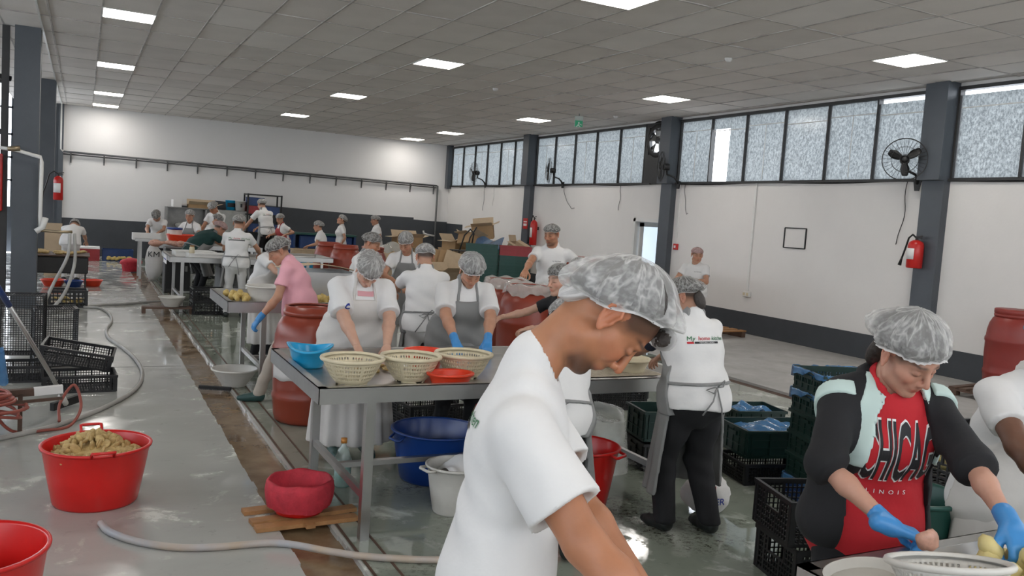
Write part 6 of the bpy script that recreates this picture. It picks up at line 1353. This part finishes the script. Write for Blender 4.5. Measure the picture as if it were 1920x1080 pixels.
# worker cut by the right edge
P3 = person('dark skinned worker in a white T-shirt cut by the right edge of the picture', pos=(3.06, 1.84), rz=165, H=1.54, g=1.15, lean=12, head=(35, 0, 0), hands_w={1: (2.62, 1.36, .95), -1: (2.95, 1.30, .95)}, skin='dark', apron='apron_white', pants='cloth_black', res=.0085, seed=8, pole={1: (.8, -.5, -.4)}, sleeve=.66, gloves=(1, -1))
# logo woman from behind
P4 = person('woman seen from behind in a logo T-shirt and black trousers at the table', rz=3, H=1.60, g=1.27, flare=1.0, pwd=1.30, fem=True, lean=11, neck=20, head=(26, 32, 0), head_at=(3.10, 3.86, 1.36), feet=((.15, -.04), (-.09, .08)), hands_w={-1: (2.95, 4.28, .92), 1: (3.25, 4.30, .90)}, apron='apron_grey', pants='cloth_black', undershirt='cloth_navy', skin='olive', res=.0075, hem=.24, hairback=1, nb=.03, seed=2, tee_hem=-.06, net='net_grey', smile=0, sleeve=.62)
back_logo(P4, .198, .04, -.034)
# woman with straps, back to us, hidden behind the man
P28 = person('worker from behind in a white shirt with grey apron strings, behind the foreground man', rz=-32, H=1.60, g=1.08, fem=True, lean=28, head=(40, 0, 0), head_at=(2.31, 3.87, 1.22), hands_w={-1: (2.35, 4.4, .9), 1: (2.7, 4.4, .9)}, apron='apron_grey', pants='cloth_black', res=.0095, hem=.4, seed=11, tee_hem=-.10)
# two women at the colander table
P5 = person('woman in a white bib apron bending over the colanders, head bowed', rz=178, H=1.63, g=1.42, fem=True, lean=24, neck=44, head=(58, 4, 0), head_at=(1.72, 5.47, 1.335), hands_w={1: (1.60, 5.24, .84), -1: (1.80, 5.24, .84)}, apron='apron_white', pants='cloth_white2', hair='hair_brown', skin='light', res=.0075, hem=.12, sleeve=.88, slr=1.15, seed=4, netsz=(.094, .112, .125, 1.4), tilt=.2, shoes='shoe_teal', pole={1: (1, -.2, -.1), -1: (-1, -.2, -.1)}, smile=0)
o_ = P5['Cc']+P5['U'](P5['a'][1])*.10
print_text(P5, [('C', 'ink_blue')], o_+P5['lat']*.16-P5['U'](P5['a'][1])*.04, -P5['lat'], P5['U'](P5['a'][1]), -P5['Fv'](P5['a'][1]), .05, 'lettering', bold=.002)
lay_rect(P5, -.05, .06, -.005, .025, 'print_pink', o_, -P5['lat'], P5['U'](P5['a'][1]), -P5['Fv'](P5['a'][1]), 'shirt_print')
P6 = person('smiling woman in a grey bib apron and blue gloves at the steel table', rz=170, H=1.63, g=1.36, fem=True, lean=22, neck=36, head=(42, 4, 0), head_at=(2.48, 5.48, 1.355), hands_w={1: (2.27, 5.16, .82), -1: (2.48, 5.12, .82)}, apron='apron_grey', gloves=(1, -1), skin='mid', res=.0075, hem=.45, seed=6, netsz=(.098, .112, .118, 1.4), tilt=.2, sleeve=.85, slr=1.15, pole={1: (1, -.2, -.1), -1: (-1, -.2, -.1)})
# behind them
P7 = person('worker seen from behind in a plain white shirt and white trousers', rz=-12, H=1.62, g=1.1, lean=14, head=(28, 0, 0), head_at=(2.67, 6.9, 1.36), hands_w={-1: (2.55, 7.45, .95), 1: (2.95, 7.5, .95)}, apron='apron_grey', pants='cloth_white2', res=.0095, seed=7, netsz=(.090, .106, .100), hem=.35)
P8 = person('young man in a grey apron looking down, behind the plain white back', rz=160, H=1.66, lean=14, head=(30, -20, 0), head_at=(3.35, 9.3, 1.38), hands={1: (.2, .4, .95), -1: (-.12, .42, .95)}, apron='apron_grey', pants='cloth_white2', skin='mid', res=.0095, seed=9, netsz=(.090, .104, .125), tilt=.2)
P9 = person('man in a grey apron turned to the right behind the white apron woman', rz=-140, H=1.66, lean=12, head=(20, 12, 0), head_at=(2.82, 8.9, 1.38), hands={1: (.2, .4, .95), -1: (-.12, .42, .95)}, apron='apron_grey', skin='tan', res=.0095, seed=10, net='net_grey', netsz=(.092, .106, .100))
# pink woman
P10 = person('woman in a pink T-shirt and beige trousers leaning left over the trough table', rz=62, H=1.62, g=1.18, fem=True, lean=19, neck=42, head=(32, 25, 0), head_at=(1.53, 7.50, 1.33), hands_w={1: (1.80, 8.0, .90), -1: (1.36, 7.30, .76)}, feet=((.12, -.05), (-.12, .30)), tee=CP, pants='cloth_beige', gloves=(1, -1), skin='mid', res=.0085, seed=12, net='net_grey', netsz=(.096, .112, .095, 1.2), tilt=.15, shoes='shoe_teal', pole={-1: (-.3, -.9, 0), 1: (.3, -.5, -1)}, waist_tie=False)
P11 = person('worker in white with a long white apron behind the pink shirt woman', rz=214, H=1.60, g=1.2, fem=True, lean=20, head=(50, 0, 0), head_at=(1.93, 9.35, 1.27), hands={1: (.12, .55, .92), -1: (-.12, .55, .92)}, apron='apron_white', pants='cloth_black', skin='light', res=.0095, seed=13, hem=.20)
# standing men
P12 = person('tall slim man standing in a white T-shirt, one hand on a barrel', rz=140, H=1.76, g=.92, lean=2, head=(16, -18, 0), hsz=1.04, head_at=(4.83, 8.50, 1.605), hands_w={1: (4.30, 8.15, 1.13), -1: (5.05, 8.25, 1.12)}, pants='cloth_black', skin='tan', res=.0095, seed=14, net='net_grey', netsz=(.086, .104, .080, .6), tilt=.2, beard=.6, curl=.3)
o_ = P12['Cc']+P12['U'](0)*.02-P12['lat']*.03
print_text(P12, [('logo', 'ink')] if False else [('my kitchen', 'ink')], o_, -P12['lat'], P12['U'](0), -P12['Fv'](0), .022, 'lettering', step=.05)
P13 = person('man in a white shirt standing alone near the right wall, looking aside', rz=120, H=1.64, g=1.2, lean=4, head=(10, 35, 0), hsz=1.12, head_at=(8.54, 10.4, 1.39), pants='cloth_black', skin='mid', net='net_pink', hair='hair_brown', res=.011, seed=15, netsz=(.086, .104, .078, .6), tilt=.18, smile=0, hands={1: (.15, .32, 1.0), -1: (-.12, .34, 1.0)})
print_text(P13, [('my kitchen', 'ink')], P13['Cc']+P13['U'](0)*.03-P13['lat']*.02, -P13['lat'], P13['U'](0), -P13['Fv'](0), .024, 'lettering', step=.05)
P14 = person('woman in a black top seen in profile behind the foreground man', rz=100, H=1.60, g=1.0, fem=True, lean=18, head=(8, 0, 0), head_at=(3.33, 5.68, 1.295), hsz=1.1, tee='cloth_black', pants='cloth_black', skin='light', res=.0095, seed=16, net='net_grey', netsz=(.094, .112, .100), hands_w={1: (3.0, 6.0, .95), -1: (3.05, 5.6, .92)}, smile=0)
P15 = person('worker whose net just shows above the profile woman, facing away', rz=10, H=1.60, lean=18, head=(30, 0, 0), head_at=(4.31, 7.0, 1.30), res=.013, seed=17, apron='apron_grey')
# far group
far = dict(res=.017, hsz=1.12)
P16 = person('far worker in white bending forward with the back to the camera', rz=-8, H=1.68, g=1.1, lean=52, head=(70, 0, 0), head_at=(-.14, 18.6, 1.05), pants='cloth_white2', seed=18, hands={1: (.2, .75, .6), -1: (-.2, .75, .6)}, **far)
P17 = person('far worker in white bowed over the back table at the left', rz=165, H=1.64, lean=26, head=(60, 0, 0), head_at=(1.43, 20.0, 1.30), apron=None, pants='cloth_black', seed=19, hands={1: (.12, .5, .95), -1: (-.1, .5, .95)}, net='net_grey', **far)
P18 = person('far woman in a grey apron leaning left towards the red basin', rz=150, H=1.64, g=1.1, fem=True, lean=14, head=(12, 0, 0), head_at=(1.94, 18.35, 1.38), apron='apron_grey', pants='cloth_white2', seed=20, hands={1: (.25, .42, .92), -1: (-.2, .4, .95)}, **far)
P19 = person('far man in white looking down beside the steel shelf', rz=135, H=1.74, lean=10, head=(45, 0, 0), head_at=(2.60, 20.0, 1.56), pants='cloth_black', skin='tan', seed=21, hands={1: (.15, .4, 1.0), -1: (-.15, .4, 1.0)}, **far)
P20 = person('far worker with grey net between the green shirt and the man', rz=-120, H=1.62, lean=20, head=(35, 0, 0), head_at=(2.63, 19.4, 1.30), seed=22, net='net_grey', hands={1: (.15, .4, 1.0), -1: (-.15, .4, 1.0)}, **far)
P21 = person('far worker in a dark green shirt bending over the white trays', rz=-75, H=1.62, g=1.34, fem=True, lean=50, head=(40, 0, 0), head_at=(2.14, 15.5, 1.24), tee=CG, apron='apron_grey', net='net_pink', hands={1: (.2, .72, .85), -1: (-.2, .75, .85)}, seed=23, **far)
P22 = person('far worker in white shirt and trousers seen from behind with apron strings', rz=-12, H=1.66, g=1.02, lean=8, hsz=1.12, head=(22, -20, 0), head_at=(2.10, 13.2, 1.41), apron='apron_grey', pants='cloth_white2', seed=24, hands={1: (.32, .38, .95), -1: (-.1, .4, .95)}, hem=.45, res=.011)
P23 = person('far worker with a printed back reaching up beside the crate rack', rz=25, H=1.76, lean=22, head=(20, 0, 0), head_at=(4.02, 22.0, 1.70), apron='apron_grey', pants='cloth_black', seed=25, hands={1: (.1, .45, 1.1), -1: (-.42, .4, 1.0)}, **far)
P24 = person('far worker in a dark red apron beside the reaching one', rz=105, H=1.62, g=1.1, fem=True, lean=10, head=(20, 20, 0), head_at=(4.33, 21.2, 1.38), apron='cloth_red_apron', pants='cloth_black', seed=26, hands={1: (.3, .2, .95), -1: (-.32, .1, 1.0)}, **far)
P25 = person('far woman in white facing left, nearest of the three at the right', rz=70, H=1.56, g=1.2, fem=True, lean=12, head=(8, 0, 0), head_at=(4.74, 19.0, 1.30), seed=27, pants='cloth_black', hands={1: (.16, .30, .84), -1: (-.15, .30, .84)}, **far)
P26 = person('far woman in white with her chin raised, middle of the three', rz=80, H=1.62, fem=True, lean=0, head=(-18, 0, 0), head_at=(5.83, 21.0, 1.45), seed=28, pants='cloth_black', **far)
P27 = person('far woman in white facing left before the dark wall, rightmost of three', rz=80, H=1.64, fem=True, lean=4, head=(10, 0, 0), head_at=(6.70, 21.0, 1.49), seed=29, pants='cloth_black', **far)
for P_, w_ in ((P22, .24), (P23, .24)):
    up_ = P_['U'](P_['a'][1]); o_ = P_['Cc']+up_*.05-P_['lat']*w_/2
    print_text(P_, [('My', 'ink_green'), ('home', 'ink_red'), ('kitchen', 'ink_green')], o_, P_['lat'], up_, P_['Fv'](P_['a'][1]), .042, 'lettering', shear=.3, step=.05); lay_rect(P_, 0, .235, -.022, -.008, 'ink', o_, P_['lat'], up_, P_['Fv'](P_['a'][1]), 'logo_bar')
